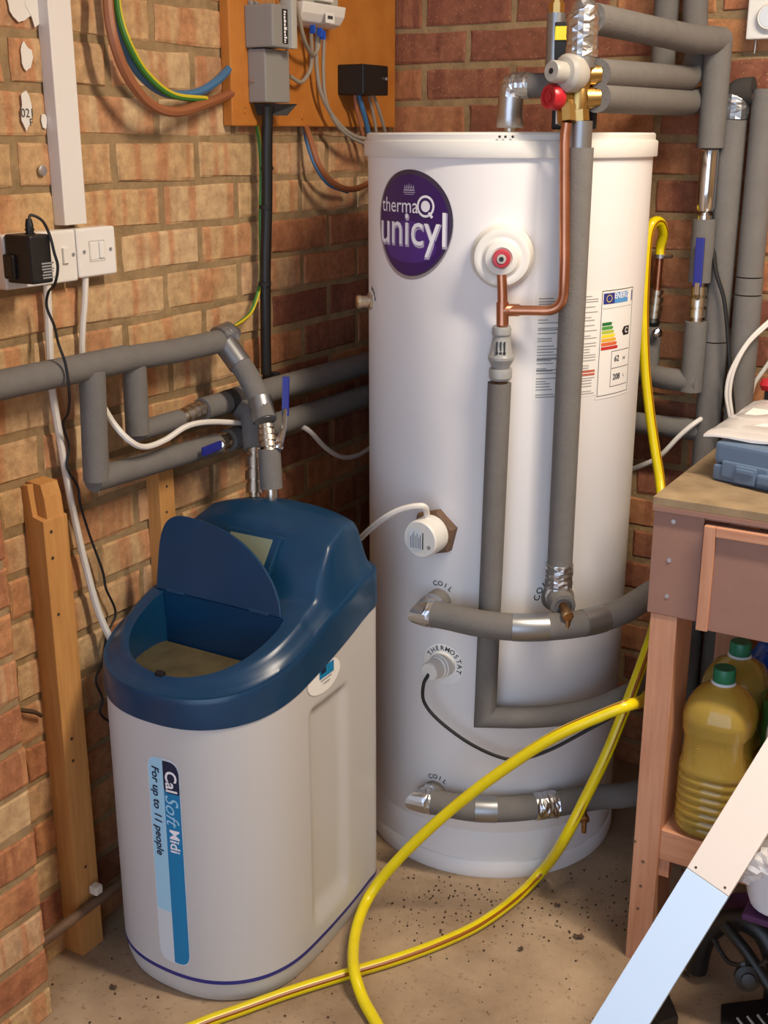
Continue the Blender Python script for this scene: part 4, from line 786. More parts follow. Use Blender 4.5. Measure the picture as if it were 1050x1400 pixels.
# ================================================================== WATER SOFTENER
SX = .235
def smooth(a, b, x): t = min(1, max(0, (x-a)/(b-a))); return t*t*(3-2*t)
def lerp_tab(tab, x):
    if x <= tab[0][0]: return tab[0][1]
    for (a, va), (b, vb) in zip(tab, tab[1:]):
        if x <= b: return va+(vb-va)*(x-a)/(b-a)
    return tab[-1][1]
def softener_contour(n=168):
    raw = []
    YR, YS, YFm = -.69, -.98, -1.158; hw, hr = .182, .168; nf = 2.35; nr = 3.2
    for i in range(61):                       # right side round the front to the left
        a = PI*i/60; ca, sa = math.cos(a), math.sin(a)
        raw.append((SX+math.copysign(abs(ca)**(2/nf), ca)*hw, YS-(YS-YFm)*abs(sa)**(2/nf)))
    for i in range(1, 20): t = i/20; raw.append((SX-hw+(hw-hr)*t*t, YS+(-.76-YS)*t))
    for i in range(31):
        a = PI*i/30; ca, sa = math.cos(a), math.sin(a)
        raw.append((SX-math.copysign(abs(ca)**(2/nr), ca)*hr, -.76+(YR+.76)*abs(sa)**(2/nr)))
    for i in range(1, 20): t = 1-i/20; raw.append((SX+hw-(hw-hr)*t*t, YS+(-.76-YS)*t))
    P = [Vector((x, y, 0)) for x, y in raw]; P.append(P[0].copy())
    Ls = [0]
    for a, b in zip(P, P[1:]): Ls.append(Ls[-1]+(b-a).length)
    out = []; k = 0
    for i in range(n):
        s = Ls[-1]*i/n
        while Ls[k+1] < s: k += 1
        t = (s-Ls[k])/max(1e-9, Ls[k+1]-Ls[k]); out.append(P[k].lerp(P[k+1], t))
    nrm = []
    for i in range(n):
        t = (out[(i+1) % n]-out[i-1]).normalized(); nrm.append(Vector((-t.y, t.x, 0)))
    c = Vector((SX, -.92, 0))
    if sum((p-c).dot(q) for p, q in zip(out, nrm)) < 0: nrm = [-q for q in nrm]
    return out, nrm, Ls[-1]/n
CT, CN, CS = softener_contour(); NC = len(CT)
SEAM = lambda y: lerp_tab([(-1.16, .523), (-1.08, .536), (-1.0, .553), (-.92, .571), (-.785, .602), (-.69, .616)], y)
SHLD = lambda y: lerp_tab([(-1.16, .572), (-1.08, .590), (-1.0, .612), (-.905, .645), (-.8, .668), (-.69, .678)], y)
WS = thing('water_softener', 'white water softener with dark blue top and open salt lid', 'water softener', (SX, -.92, 0))
def rings(rows, close_bottom=False, close_top=False):
    mb = MB(); n = NC; vs = []
    for fn in rows: vs += [fn(i) for i in range(n)]
    fs = [(r*n+i, r*n+(i+1) % n, (r+1)*n+(i+1) % n, (r+1)*n+i) for r in range(len(rows)-1) for i in range(n)]
    t = (CT[1]-CT[0]); 
    flip = CN[0].cross(t).z > 0
    if not flip: fs = [f[::-1] for f in fs]
    if close_bottom: fs.append(tuple(range(n)) if not flip else tuple(reversed(range(n))))
    if close_top: q = [(len(rows)-1)*n+i for i in range(n)]; fs.append(tuple(q) if flip else tuple(reversed(q)))
    return mb.add(vs, fs)
def off(i, d, z): p = CT[i]+CN[i]*d; return Vector((p.x, p.y, z))
part('base', rings([lambda i: off(i, -.016, 0), lambda i: off(i, -.009, .003), lambda i: off(i, -.004, .020), lambda i: off(i, -.002, .036), lambda i: off(i, -.001, .0435)], True, True), 'softwhite', WS, smooth=True)
part('blue_trim', rings([lambda i: off(i, -.003, .042), lambda i: off(i, .0005, .0425), lambda i: off(i, .0005, .0495), lambda i: off(i, -.003, .050)]), 'lineblue', WS, smooth=True)
def bodyp(i, t):
    p = CT[i]; zt = SEAM(p.y); z = .049+(zt-.049)*t; d = 0.
    if CN[i].x > .8:
        m = smooth(-.972, -.960, p.y)*(1-smooth(-.868, -.846, p.y))*smooth(.070, .125, z)*(1-smooth(.494, .506, z)); d = -.011*m
    return off(i, d-.001*(1 if t > .995 else 0), z)
bz = [0]+[j/74 for j in range(1, 75)]
part('body', rings([(lambda i, t=t: bodyp(i, t)) for t in bz]+[lambda i: off(i, -.006, SEAM(CT[i].y)-.004)]), 'softwhite', WS, smooth=True, sharp=60)
def deck(x, y): return .583+(y+1.16)*(.662-.583)/.22
def topz(x, y):
    dk = deck(x, y); dome = lerp_tab([(-.96, .655), (-.935, .664), (-.91, .695), (-.88, .748), (-.855, .777), (-.80, .793), (-.76, .788), (-.72, .772), (-.69, .752)], y)
    dome -= .026*((x-SX)/.15)**2
    return dk if y < -.95 else max(dk, dome)
def coverp(i, s):
    c = Vector((SX, -.90, 0)); p = c+(CT[i]-c)*s; y0 = CT[i].y; S = SHLD(y0); T = topz(p.x, p.y); e = 1-s
    g = smooth(.035, .17, e)**.8 if p.y > -.95 else smooth(.02, .14, e)
    k = .0035*math.exp(-((e-.05)/.016)**2)            # raised moulding round the deck
    return Vector((p.x, p.y, S+(T-S)*g+k))
ss = [1, .995, .985, .97, .955, .94, .92, .9, .88, .86, .84, .82, .79, .75, .7, .65, .6, .55, .5, .44, .38, .32, .26, .2, .14, .08, .03]
rows = [lambda i: off(i, -.016, .47), lambda i: off(i, -.016, SEAM(CT[i].y)-.006), lambda i: off(i, .0025, SEAM(CT[i].y)-.002), lambda i: off(i, .003, SEAM(CT[i].y)+.004), lambda i: off(i, .002, SHLD(CT[i].y)-.010), lambda i: off(i, .0015, SHLD(CT[i].y)-.003)]
rows += [(lambda i, s=s: coverp(i, s)) for s in ss]
CV = part('top_cover', rings(rows, True, True), 'softblue', WS, smooth=True, sharp=55)
# salt opening cut through the cover
def opening(d=0.):
    pts = [(SX+.128-d, -.962+d), ]
    for i in range(41):
        a = PI*i/40; ca, sa = math.cos(a), math.sin(a); pts.append((SX+math.copysign(abs(ca)**(2/2.3), ca)*(.132-d), -.985-(.143-d)*abs(sa)**(2/2.3)))
    pts.append((SX-.128+d, -.962+d)); return pts
cut = MB().poly([(x, y, .40) for x, y in opening()][::-1], (0, 0, .28)).build('cutter', 'softblue', None)
bo = CV.modifiers.new('opening', 'BOOLEAN'); bo.object = cut; bo.operation = 'DIFFERENCE'; bo.solver = 'EXACT'
CV.location = (0, 0, 0); cut.location = (0, 0, 0)
bpy.context.view_layer.update()
dg = bpy.context.evaluated_depsgraph_get(); nm_ = bpy.data.meshes.new_from_object(CV.evaluated_get(dg)); CV.modifiers.clear(); CV.data = nm_
nm_.polygons.foreach_set('use_smooth', [not (abs(f.normal.z) < .05 and f.center.z+0 < .66 and abs(f.center.x) < .134 and -1.13+.92 < f.center.y < -.955+.92) for f in nm_.polygons]); nm_.set_sharp_from_angle(angle=math.radians(40)); bpy.data.objects.remove(cut)
part('brine', MB().poly([(x, y, .556) for x, y in opening(-.004)], (0, 0, .004)), 'brine', WS)
part('rim_catch', MB().box((SX-.008, -1.131, .585), (SX+.008, -1.122, .597)), 'black', WS, bevel=.002)
# hinged lid standing open
hy, hz_ = -.958, .655; ld = Vector((0, .022, .125)).normalized(); lx = Vector((1, 0, 0)); ln_ = lx.cross(ld).normalized()
lo_ = Vector((SX-.012, hy, hz_)); pts = [lo_+lx*.132+ld*.0, ]
pts = []
LT_ = [(0, .0), (0, .3), (.003, .58), (.02, .77), (.06, .91), (.13, .985), (.22, 1), (.34, .985), (.47, .945), (.6, .87), (.72, .755), (.83, .59), (.92, .39), (.98, .17), (1, 0)]
for q in spline([Vector((u, h, 0)) for u, h in LT_], 4): pts.append(lo_+lx*(-.134+.268*q.x)+ld*(.136*max(q.y, 0)))
part('salt_lid', MB().poly(pts, ln_*.005), 'softblue', WS, 'dark blue salt lid standing open', bevel=.0015)
for k in (-1, 1): part('lid_hinge', MB().tube([lo_+lx*(k*.09)-lx*.02+ln_*.002, lo_+lx*(k*.09)+lx*.02+ln_*.002], .005, 10), 'softblue', WS, smooth=True)
# control display on the sloping front of the dome
dp = Vector((SX+.006, -.892, topz(SX+.006, -.892)+.004)); dn = Vector((0, -.80, .60)).normalized(); du = lx; dv = dn.cross(du).normalized()*-1 if dn.cross(du).z < 0 else dn.cross(du).normalized()
DP = part('display_bezel', MB().obox(dp, du*.060, dv*.036, dn*.006), 'softblue', WS, bevel=.003); part('display', MB().obox(dp+dn*.0055, du*.045, dv*.026, dn*.0015), 'display', DP)
# front label, wrapped on the curved front
fi = min(range(NC), key=lambda i: CT[i].y); dirs = 1 if CT[(fi+3) % NC].x > CT[fi].x else -1
def front(u, z, o):
    k = fi+dirs*u/CS; i = math.floor(k); t = k-i; a, b = CT[i % NC], CT[(i+1) % NC]; n = CN[i % NC].lerp(CN[(i+1) % NC], t).normalized()
    p = a.lerp(b, t)+n*o; return Vector((p.x, p.y, z))
def rrect(u0, u1, v0, v1, r, rs=(1, 1, 1, 1)):
    out = []
    for (cu, cv, a, k) in ((u1, v1, 0, rs[0]), (u0, v1, 90, rs[1]), (u0, v0, 180, rs[2]), (u1, v0, 270, rs[3])):
        rr = r*k; cu2 = cu-rr if cu == u1 else cu+rr; cv2 = cv-rr if cv == v1 else cv+rr
        for j in range(7): an = math.radians(a+15*j); out.append((cu2+rr*math.cos(an), cv2+rr*math.sin(an)))
    return out
def strip_poly(mb, fn, poly_pts, nu=10):
    """fan of thin vertical slices so a flat outline follows the curve"""
    us = sorted(set(p[0] for p in poly_pts)); u0, u1 = us[0], us[-1]; g = [u0+(u1-u0)*i/nu for i in range(nu+1)]
    def span(u):
        vs = []
        for (a, b), (c, d) in zip(poly_pts, poly_pts[1:]+poly_pts[:1]):
            if (a-u)*(c-u) <= 0 and abs(a-c) > 1e-9: vs.append(b+(d-b)*(u-a)/(c-a))
            elif abs(a-u) < 1e-9: vs.append(b)
        return (min(vs), max(vs)) if vs else (0, 0)
    vv = []
    for u in g: lo, hi = span(min(max(u, u0+1e-6), u1-1e-6)); vv += [fn(u, lo), fn(u, hi)]
    return mb.add(vv, [(2*i, 2*i+2, 2*i+3, 2*i+1) for i in range(nu)])
la_ = [wb(203, 1150, 1.135), wb(250, 1150, 1.15)]; U0, U1 = -.009, .051; V0, V1 = .070, .460
FL = part('front_label', strip_poly(MB(), lambda u, v: front(u, v, .0007), rrect(U0-.002, U1+.002, V0-.002, V1+.002, .02), 14), 'palegrey', WS)
part('label_pale_blue', strip_poly(MB(), lambda u, v: front(u, v, .0011), rrect(U0, .021, V0+.10, V1, .018, (.05, 1, .05, .05)), 10), 'calpale', FL)
part('label_cyan', strip_poly(MB(), lambda u, v: front(u, v, .0012), rrect(.021, U1, V0, V1-.004, .018, (1, .05, .05, 1)), 10), 'calcyan', FL)
part('label_navy', strip_poly(MB(), lambda u, v: front(u, v, .0014), rrect(.021, U1, V1-.060, V1-.002, .018, (1, .05, .5, .05)), 10), 'calnavy', FL)
FT = lambda du, dvv: (lambda u, v: front(du+v, dvv-u, .0019))
text_mesh('Cal', .030, FT(.035, V1-.018), 'lettering', 'letter', FL, True, align='LEFT')
text_mesh('Soft', .035, FT(.034, V1-.062), 'lettering', 'calpale', FL, False, .35, align='LEFT')
text_mesh('Midi', .026, FT(.036, V1-.126), 'lettering', 'letter', FL, True, align='LEFT')
text_mesh('For up to 11 people', .0205, FT(.005, V1-.016), 'lettering', 'calnavy', FL, True, .12, align='LEFT')
# oval badge on the side
def sidep(y, z, o):
    i = min((j for j in range(NC) if CT[j].x > SX), key=lambda j: abs(CT[j].y-y)); p = CT[i]; return Vector((p.x+CN[i].x*o, y, z))
bc = wl(440, 924, .412); BG = part('side_badge', disc(MB(), lambda u, v: sidep(bc.y+u, bc.z+v, .0012), 0, 0, lambda a: (.052, .028), 36, 4), 'paper', WS)
part('badge_panel', sheet(MB(), lambda u, v: sidep(bc.y+.006+u, bc.z+.004+v, .002), -.022, .024, -.004, .016, 4, 1), 'calcyan', BG); part('badge_panel', sheet(MB(), lambda u, v: sidep(bc.y+.006+u, bc.z+.004+v, .0024), -.018, -.002, .004, .014, 2, 1), 'calnavy', BG)
part('print_line', sheet(MB(), lambda u, v: sidep(bc.y+u, bc.z+v, .002), -.012, .022, -.0055, -.003, 2, 1), 'inklight', BG); part('print_line', sheet(MB(), lambda u, v: sidep(bc.y+u, bc.z+v, .002), -.004, .016, -.0125, -.010, 2, 1), 'inklight', BG)
# ================================================================== WORKBENCH
bx0, bx1, by0, by1, bz1 = .880, 2.05, -.667, -.12, .870
WK = thing('workbench', 'rough timber workbench with drawer and shelf at the right', 'workbench', (bx0, by0, 0))
part('bench_top', MB().box((bx0-.002, by0-.004, bz1-.014), (bx1, by1, bz1)), 'benchtop', WK, bevel=.001)
part('edge_strip', MB().box((bx0-.001, by0-.006, bz1-.022), (bx1, by0+.01, bz1-.0142)), 'ply', WK)
part('front_panel', MB().box((bx0, by0, .672), (.961, by0+.014, bz1-.022)), 'ply', WK, bevel=.001)
part('side_panel', MB().box((bx0+.001, by0+.0142, .672), (bx0+.014, by1, bz1-.022)), 'ply', WK)
part('drawer_rail', MB().box((.961, by0+.006, .842), (bx1, by0+.014, bz1-.022)), 'ply', WK)
DR = part('drawer', MB().box((.9645, by0-.006, .663), (1.46, by0+.012, .838)), 'ply', WK, bevel=.001)
part('drawer_trim', MB().box((.9645, by0-.013, .663), (.983, by0-.0058, .838)), 'pine', DR, bevel=.0015)
part('drawer_trim', MB().box((.983, by0-.013, .822), (1.442, by0-.0058, .838)), 'pineh', DR, bevel=.0015)
part('drawer_trim', MB().box((1.442, by0-.013, .663), (1.46, by0-.0058, .838)), 'pine', DR, bevel=.0015)
for px, py in ((921, 713), (915, 766), (912, 815)): 
    sp0 = wb(px, py, -by0); part('screw', MB().lathe([(.0038, 0), (.0036, .0012), (.001, .0012)], sp0, (0, -1, 0), 12), 'steel', WK)
def leg(x0, x1, y0, y1, z1): part('leg', MB().box((x0, y0, 0), (x1, y1, z1)), 'pine', WK, bevel=.001)
leg(.886, .930, by0+.002, by0+.098, .671); leg(.886, .930, by1-.10, by1-.005, .80); leg(1.95, 1.995, by0+.002, by0+.098, .671); leg(1.95, 1.995, by1-.10, by1-.005, .80)
for px, py in ((868, 1150), (879, 1178), (876, 1211), (872, 1242)):
    kp = wb(px, py, -by0-.002); part('knot', MB().lathe([(.0045 if py == 1178 else .0022, -.001), (.003, .0006)], kp, (0, -1, 0), 10), 'hexbrown', WK)
part('shelf_rail', MB().box((.930, by0+.010, .215), (1.95, by0+.032, .262)), 'pineh', WK, bevel=.001)
part('shelf_rail', MB().box((.930, by1-.04, .215), (1.95, by1-.018, .262)), 'pineh', WK, bevel=.001)
part('shelf_board', MB().box((.930, by0+.010, .262), (1.95, by1-.01, .272)), 'pineh', WK, bevel=.001)
part('block', MB().box((.9302, by0+.014, .180), (.948, by0+.034, .2148)), 'pine', WK)
# shelf contents
OIL = oil_mat()
def bottle(name, label, c, h, grp):
    t = thing(name, label, 'bottle', tuple(c), grp); mb = MB(); N = 40; rows = []
    prof = [(0, .040), (.003, .052), (.012, .056)]
    for k in range(7): z = .018+k*.0155; prof += [(z, .058), (z+.004, .0555), (z+.008, .0585), (z+.0125, .059)]
    prof += [(.130, .058), (.140, .0555), (.175, .0548), (.190, .0565), (.197, .0585), (.205, .0575), (.210, .059), (.222, .058), (.240, .053), (.255, .043), (.266, .030), (.272, .020), (.276, .0175)]
    vs = []
    for z, r in prof:
        for j in range(N):
            a = 2*PI*j/N; ca, sa = math.cos(a), math.sin(a); e = 2.9 if r > .04 else 2.2
            rr = r/(abs(ca)**e+abs(sa)**e)**(1/e); 
            if .140 < z < .195 and abs(ca) > .86: rr *= .93
            vs.append(Vector((c.x+rr*ca, c.y+rr*sa, c.z+z*h/.3)))
    n = len(prof); fs = [(i*N+j, i*N+(j+1) % N, (i+1)*N+(j+1) % N, (i+1)*N+j) for i in range(n-1) for j in range(N)]+[tuple(reversed(range(N))), tuple((n-1)*N+j for j in range(N))]
    mb.add(vs, fs); part('bottle_body', mb, OIL, t, smooth=True, sharp=60)
    gr = MB()
    for k in range(9): gr.box((c.x-.024, c.y-.0545, c.z+(.142+k*.0055)*h/.3), (c.x+.022, c.y-.0525, c.z+(.1445+k*.0055)*h/.3))
    part('grip_ribs', gr, OIL, t)
    part('neck_ring', MB().lathe([(.018, .272*h/.3), (.021, .275*h/.3), (.018, .279*h/.3)], c, seg=24), 'palegrey', t, smooth=True)
    part('cap', MB().lathe([(.0178, .277*h/.3), (.0185, .278*h/.3), (.0185, .299*h/.3), (.017, .302*h/.3), (.006, .302*h/.3)], c, seg=28), 'bottlegreen', t, 'green screw cap', smooth=True)
bottle('oil_bottle', 'front plastic bottle of yellow oil with green cap on the bench shelf', Vector((.999, -.602, .272)), .300, 'oil bottles')
bottle('oil_bottle', 'rear plastic bottle of yellow oil behind the front one on the shelf', Vector((.992, -.472, .272)), .296, 'oil bottles')
# blue carrier bag, green bowl, tin
def blob(name, label, cat, c, s, m, amp, fr, seed):
    b = bmesh.new(); bmesh.ops.create_icosphere(b, subdivisions=4, radius=1)
    for v in b.verts:
        n = noise.noise(v.co*fr+Vector((seed, 0, 0)))+.5*noise.noise(v.co*fr*2.3+Vector((0, seed, 0))); v.co *= 1+amp*n
        v.co = Vector((v.co.x*s[0], v.co.y*s[1], max(v.co.z, -.82)*s[2]))
    me = bpy.data.meshes.new(name); b.to_mesh(me); b.free(); me.materials.append(M_(m)); me.polygons.foreach_set('use_smooth', [True]*len(me.polygons))
    o = bpy.data.objects.new(name, me); COL.objects.link(o); o.location = (c[0], c[1], c[2]+.82*s[2]); return tag(o, label, cat)
bb = wb(1055, 905, .36); blob('carrier_bag', 'crumpled dark blue plastic bag behind the oil bottles', 'bag', (bb.x+.012, -.36, .272), (.085, .075, (wb(1020, 868, .36).z-.272)/1.9), 'bluebag', .28, 2.2, 3)
gb = wb(1052, 962, .52); gr_ = thing('green_bowl', 'green plastic bowl beside the rear oil bottle on the shelf', 'bowl', (gb.x+.04, -.50, .272)); gz = gb.z
part('bowl_body', MB().lathe([(.03, 0), (.042, .02), (.055, gz-.272-.006), (.059, gz-.272+.012), (.056, gz-.272+.012), (.05, .02)], (gb.x+.042, -.50, .272), seg=32), 'greenplast', gr_, smooth=True)
tn_ = wb(1050, 985, .60); TN = thing('spray_tin', 'small white tin with red lid beside the front oil bottle', 'tin', (tn_.x+.018, -.60, .272))
part('tin_body', MB().lathe([(.018, 0), (.018, tn_.z-.272-.012), (.016, tn_.z-.272)], (tn_.x+.018, -.60, .272), seg=20), 'paper', TN, smooth=True); part('tin_lid', MB().lathe([(.0165, tn_.z-.272), (.0165, tn_.z-.272+.012), (.015, tn_.z-.272+.014)], (tn_.x+.018, -.60, .272), seg=20), 'red', TN, smooth=True)
# tool case and wrapped papers
K0 = fl(972, 656, bz1); K1 = fl(1050, 673, bz1); kd = (K1-K0).normalized(); kn = Vector((-kd.y, kd.x, 0)); KL, KD, KH = .34, .26, wb(974, 602, -K0.y).z-bz1
KC = thing('tool_case', 'blue-grey plastic tool case lying on the workbench', 'tool case', tuple(K0))
def kb(mb, a0, a1, b0, b1, z0, z1): 
    c = K0+kd*((a0+a1)/2)+kn*((b0+b1)/2)+UPV*((z0+z1)/2); return mb.obox(c, kd*((a1-a0)/2), kn*((b1-b0)/2), UPV*((z1-z0)/2))
part('lower_shell', kb(MB(), 0, KL, 0, KD, 0, KH*.44), 'casebl', KC, bevel=.008, seg=3)
part('upper_shell', kb(MB(), .001, KL-.001, .001, KD, KH*.45, KH), 'casebl', KC, bevel=.008, seg=3)
part('latch_recess', kb(MB(), .018, .10, -.0035, .004, KH*.14, KH*.56), 'casebl', KC, bevel=.003)
LT = part('latch', kb(MB(), .044, .082, -.008, .0, KH*.08, KH*.52), 'casebl', KC, bevel=.003); part('latch_tab', kb(MB(), .048, .078, -.011, -.006, KH*.34, KH*.46), 'casebl', LT, bevel=.002)
part('handle', kb(MB(), .085, .20, -.012, .002, KH*.16, KH*.42), 'casebl', KC, bevel=.004)
zk = bz1+KH+.0005; CL = clear_mat()
pk = [fl(962, 592, zk+.010), fl(1040, 548, zk+.012)]
PK = thing('plastic_sleeve', 'clear plastic sleeve of white papers on top of the tool case', 'papers', tuple(pk[0])); e1 = (fl(1050, 610, zk)-pk[0]); e1.z = 0; e2 = (fl(1050, 541, zk)-pk[0]); e2.z = 0
e1 = e1.normalized(); e2 = e2.normalized(); Fp = lambda a, b, o: pk[0]+e1*a+e2*b+UPV*o
pm = MB(); n_ = 14; vs = []
for L_, o_ in ((0, .000), (1, .009)):
    for j in range(n_+1):
        for i in range(n_+1):
            a, b = .27*i/n_, .30*j/n_; h = .004*noise.noise(Vector((a*18, b*18, L_*3)))+o_*(1-.6*(i == 0 or j == 0)); q = Fp(a, b, h-.006)
            vs.append(q if q.z > zk+.0006 else Vector((q.x, q.y, zk+.0006+o_*.3)))
m_ = n_+1; fs = []
for j in range(n_):
    for i in range(n_):
        k = j*m_+i; fs.append((k, k+m_, k+m_+1, k+1)); k += m_*m_; fs.append((k, k+1, k+m_+1, k+m_))
def rim(idx):
    for a, b in zip(idx, idx[1:]): fs.append((a, b, b+m_*m_, a+m_*m_))
rim(list(range(m_))); rim([i*m_+n_ for i in range(m_)]); rim([n_*m_+i for i in range(n_, -1, -1)]); rim([i*m_ for i in range(n_, -1, -1)])
part('sleeve', pm.add(vs, fs), CL, PK, smooth=True, sharp=70)
part('sheet', MB().add([Fp(.02, .03, .0015), Fp(.26, .03, .0015), Fp(.26, .29, .0025), Fp(.02, .29, .0025)], [(0, 1, 2, 3)]), 'paper', PK)
rb = wb(1050, 526, .17); RKB = thing('red_knob', 'small red knob behind the clear plastic sleeve', 'knob', (rb.x, rb.y, bz1))
part('knob', MB().lathe([(.004, -.012), (.012, -.010), (.016, 0), (.012, .010), (.004, .012)], rb, (0, 0, 1), 18), 'red', RKB, smooth=True)
part('stem', MB().tube([(rb.x, rb.y, bz1), rb-UPV*.008], .005, 10), 'black', RKB, smooth=True)
# ================================================================== YELLOW HOSE
HR = .0103
tapq = Vector((tx, -.04, tz(350)))
Apts = [tapq, tapq+UPV*.02, wb(907, 318, .05), wb(902, 304, .07), wb(893, 305, .09), wb(886, 322, .10), wb(882, 370, .11), wb(880, 430, .12), wb(882, 500, .13), wb(888, 560, .14), wb(895, 610, .15), wb(903, 662, .17), wb(907, 720, .22), wb(904, 790, .30), wb(896, 850, .38), wb(884, 890, .45), wb(862, 950, .51), wb(830, 1030, .555), wb(800, 1092, .58), wb(770, 1150, .60)]
Fpts = [(742, 1190, .03), (705, 1228, HR+.002), (655, 1264, HR), (600, 1290, HR), (540, 1312, HR), (480, 1330, HR), (400, 1355, HR), (330, 1380, HR), (270, 1402, HR), (195, 1438, HR), (150, 1490, HR), (140, 1580, HR)]
hA = Apts+[fl(*q) for q in Fpts]
HS = thing('garden_hose', 'yellow garden hose hanging from the wall tap and trailing left across the floor', 'hose', tuple(hA[0]))
SA = spline(hA, 8); part('hose_tube', MB().tube(SA, HR, 14), 'yellow', HS, smooth=True)
def stripe(S_, dv): return MB().tube([p+dv*(HR*.86) for p in S_], .0026, 6)
stripe2 = lambda S_, dv: MB().tube([p+dv*(HR*.78) for p in S_], .0038, 6)
part('hose_stripe', stripe2(SA[115:], Vector((.62, -.52, .58)).normalized()), 'hosestripe', HS, smooth=True); part('hose_stripe', stripe(SA[:115], Vector((.94, -.3, .1)).normalized()), 'hosestripe', HS, smooth=True)
hB = [fl(760, 1700, HR), fl(620, 1560, HR), fl(545, 1455, HR), fl(515, 1400, HR), fl(496, 1365, .016), fl(485, 1330, .034), fl(483, 1298, .030), fl(490, 1260, .034), fl(507, 1222, .052), wb(540, 1180, .78), wb(585, 1135, .765), wb(640, 1088, .75), wb(700, 1044, .735), wb(760, 1006, .72), wb(820, 979, .70), wb(856, 965, .68), wb(871, 961, .63), wb(880, 957, .55), wb(885, 950, .40)]
# keep the loop at the left clear of the first strand
HB_ = thing('garden_hose', 'yellow hose loop rising from the floor to behind the bench leg', 'hose', tuple(hB[0]))
SB = spline(hB, 8); part('hose_tube', MB().tube(SB, HR, 14), 'yellow', HB_, smooth=True); part('hose_stripe', stripe(SB[86:], Vector((-.15, -.30, .94)).normalized()), 'hosestripe', HB_, smooth=True)
# ================================================================== LEANING BOARD AND CLUTTER
PL = thing('leaning_board', 'jointed board with daylight blue and lamplit cream in its colours, leaning against the workbench', 'board', tuple(fl(835, 1425)))
P0 = fl(800, 1478, .0); P1 = wb(1100, 993, .69); ax = (P1-P0).normalized(); Lp = (P1-P0).length
vw = (CAM-(P0+P1)/2).normalized(); nrm = (vw-ax*vw.dot(ax)).normalized(); nrm = (nrm+.25*(UPV-ax*ax.z)).normalized(); wd = ax.cross(nrm).normalized(); TW, TT = .0365, .011
def sol(px, py):  # distance along the board that meets a picture row
    best = min(range(400), key=lambda i: abs((lambda q: 700-FPX*((q-CAM).dot(UV_))/((q-CAM).dot(FW)))(P0+ax*Lp*i/400)-py)); return Lp*best/400
js = sol(970, 1205)
part('lower_board', MB().obox(P0+ax*(js/2), ax*(js/2-.0006), wd*TW, nrm*TT), 'daylit_blue', PL, 'lower half, pale blue-white with the daylight tint in its colour', bevel=.001)
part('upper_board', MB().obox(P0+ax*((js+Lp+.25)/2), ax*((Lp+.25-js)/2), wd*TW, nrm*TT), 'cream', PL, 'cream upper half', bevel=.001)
for s in (-.7, .7): part('fixing_hole', MB().lathe([(.0022, -.001), (.0022, .0004)], P0+ax*(js+.008)+wd*(TW*s)+nrm*TT, nrm, 8), 'leaf', PL)
# folded frame with purple cloth, white tub, trays
fy = .74
FR = thing('folding_frame', 'black tubular folding frame with purple cloth under the workbench', 'frame', tuple(fl(1030, 1350)))
Q = lambda px, py, o: wb(px, py, o)
part('arched_tube', MB().tube(spline([fl(952, 1325, .02), Q(962, 1285, .66), Q(985, 1262, .66), Q(1015, 1258, .67), Q(1045, 1278, .68), Q(1062, 1320, .69), fl(1080, 1390, .02)], 8), .019, 16), 'black', FR, smooth=True)
part('strut', MB().tube([Q(990, 1264, .70), Q(1020, 1300, .72), Q(1050, 1345, .74), fl(1075, 1380, .012)], .010, 12), 'black', FR, smooth=True)
part('wire_stay', MB().tube(spline([Q(975, 1283, .70), Q(990, 1308, .71), Q(1003, 1318, .72), Q(1035, 1320, .73), Q(1050, 1312, .73)], 6), .004, 8), 'black', FR, smooth=True)
part('pivot', MB().lathe([(.019, -.012), (.021, -.006), (.021, .008), (.012, .012), (.011, .016), (.004, .017)], Q(1022, 1336, .74), (.3, -.9, .3), 20), 'black', FR, smooth=True)
part('pivot_arm', MB().tube([Q(1022, 1336, .74), Q(1016, 1315, .73)], .011, 10), 'black', FR, smooth=True)
pq = Q(1040, 1245, .64); cl_ = MB(); ns = 10; vs = []
for j in range(ns+1):
    for i in range(ns+1): q = Q(985+10*i, 1222+5*j, .60+.004*i); vs.append(q+Vector((0, .02*noise.noise(q*25), .012*noise.noise(q*30+Vector((3, 0, 0))))))
nv = len(vs); vs += [v+Vector((0, .006, -.002)) for v in vs]; fs = []
for j in range(ns):
    for i in range(ns): k = j*(ns+1)+i; fs.append((k, k+ns+1, k+ns+2, k+1)); k += nv; fs.append((k, k+1, k+ns+2, k+ns+1))
part('cloth', cl_.add(vs, fs), 'purple', FR, 'dark purple cloth', smooth=True)
tq = Q(1058, 1232, .725); TU = thing('plastic_tub', 'white plastic tub with crumpled clear wrap at the right edge', 'tub', tuple(tq+Vector((.02, .0, 0))))
tc_ = Vector((tq.x+.028, tq.y, tq.z+.004))
part('sling', MB().obox(tc_+Vector((.02, .02, -.012)), Vector((.085, 0, 0)), Vector((0, .075, 0)), Vector((0, 0, .006))), 'purple', FR, 'dark purple cloth', bevel=.004)
part('sling_post', MB().tube([tc_+Vector((.06, .05, -.016)), Vector((tc_.x+.06, tc_.y+.05, 0))], .009, 10), 'black', FR, smooth=True)
part('sling_post', MB().tube([tc_+Vector((-.03, .07, -.016)), Vector((tc_.x-.03, tc_.y+.07, 0))], .009, 10), 'black', FR, smooth=True)
part('tub_body', MB().lathe([(.05, 0), (.064, .004), (.068, .02), (.072, .075), (.074, .078), (.069, .078)], tc_, (-.15, .1, 1), 28), 'tubwhite', TU, smooth=True)
part('wrap', MB().tube(spline([tc_+Vector((-.075, -.02, .04)), tc_+Vector((-.06, -.045, .075)), tc_+Vector((-.03, -.05, .10)), tc_+Vector((.02, -.04, .12))], 6), [.012]*3+[.018]*13+[.014]*3, 12, True, .5), CL, TU)
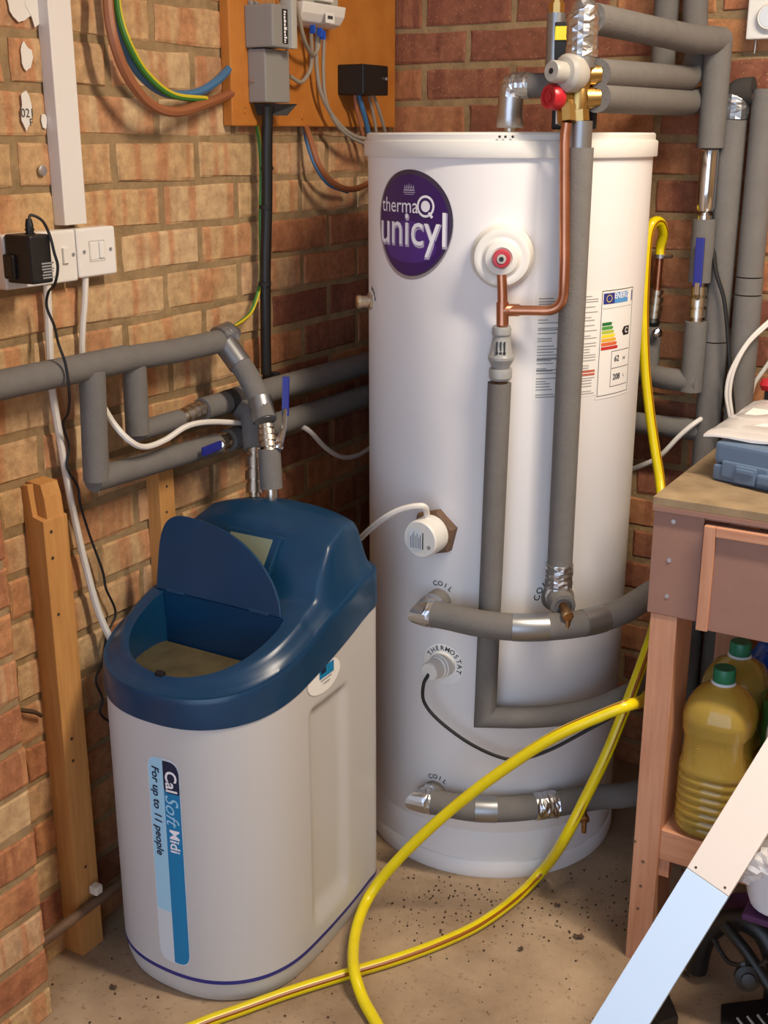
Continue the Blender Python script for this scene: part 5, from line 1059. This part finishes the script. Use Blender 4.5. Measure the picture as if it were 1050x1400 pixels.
tr = MB(); c0 = fl(985, 1380, .006); c1_ = fl(1050, 1372, .006); c2_ = fl(1110, 1420, .006); c3_ = fl(985, 1440, .006)
TRY = thing('slotted_tray', 'black slotted plastic tray lying on the floor at the lower right', 'tray', tuple(c0))
part('tray_plate', MB().poly([c0, c1_, c2_, c3_], (0, 0, .012)), 'black', TRY, bevel=.002)
for k in range(5):
    s0 = fl(1008+k*14, 1392-k*2, .0185); s1 = fl(1018+k*14, 1405-k*2, .0185); part('slot_rib', MB().tube([s0, s1], .0022, 6), 'greylight', TRY)
tag(MB().poly([fl(900, 1420, .0), fl(884, 1402, 0), fl(908, 1366, 0), fl(926, 1410, 0)], (0, 0, .03)).build('black_wedge', 'black', None, bevel=.002), 'black wedge on the floor beside the foot of the leaning board', 'wedge')
# leaves and grit on the floor
def leaf_at(px, py, s, rot, lab):
    c = fl(px, py, .003); mb = MB(); pts = []
    for i in range(10):
        a = 2*PI*i/10; r = s*(1 if i % 5 == 0 else .38); pts.append(c+Vector((math.cos(a+rot)*s*(1 if abs(math.cos(a)) > .9 else .8)*abs(math.cos(a))**.3*math.copysign(1, 1), math.sin(a+rot)*s*.6, .003*math.sin(3*a)+.002)))
    cc = c+UPV*.004; mb.add(pts+[cc], [(i, (i+1) % 10, 10) for i in range(10)]); o = mb.build('dead_leaf', 'leaf', None); return tag(o, lab, 'leaf')
leaf_at(791, 1281, .012, .6, 'brown dead leaf on the floor left of the bench leg'); leaf_at(935, 1331, .014, 2.2, 'dark dead leaf on the floor right of the leaning board'); leaf_at(712, 1298, .008, 1.2, 'small brown leaf scrap between the hose and the bench leg')
leaf_at(762, 1238, .007, .2, 'tiny leaf scrap in front of the cylinder foot'); leaf_at(155, 1350, .008, .2, 'small dead leaf on the floor left of the softener')
gm = MB(); rnd = random.Random(5)
for k in range(420):
    if k % 3: px, py = rnd.uniform(505, 860), rnd.gauss(1235, 35)
    else: px, py = rnd.uniform(60, 1000), rnd.uniform(1180, 1400)
    if py < 1150 or py > 1420: continue
    c = fl(px, py, 0); 
    if (c.x-CX)**2+(c.y-CY)**2 < .275**2 or c.x < .02: continue
    s = rnd.choice([.001, .0013, .0018, .0024]); gm.lathe([(s, 0), (s*.8, s*.9), (s*.2, s*1.2)], c, (rnd.uniform(-.3, .3), rnd.uniform(-.3, .3), 1), 5)
tag(gm.build('floor_grit', 'grit', None), 'dark grit and crumbs scattered over the concrete floor', 'grit', kind='stuff')
# helper bookkeeping is not part of the scene
for o in bpy.data.objects:
    if o.name.split('.')[0] in ('print', 'red_print', 'rule', 'rating_print', 'port_print'): o['kind'] = 'stuff'
    if '_w' in o.keys(): del o['_w']
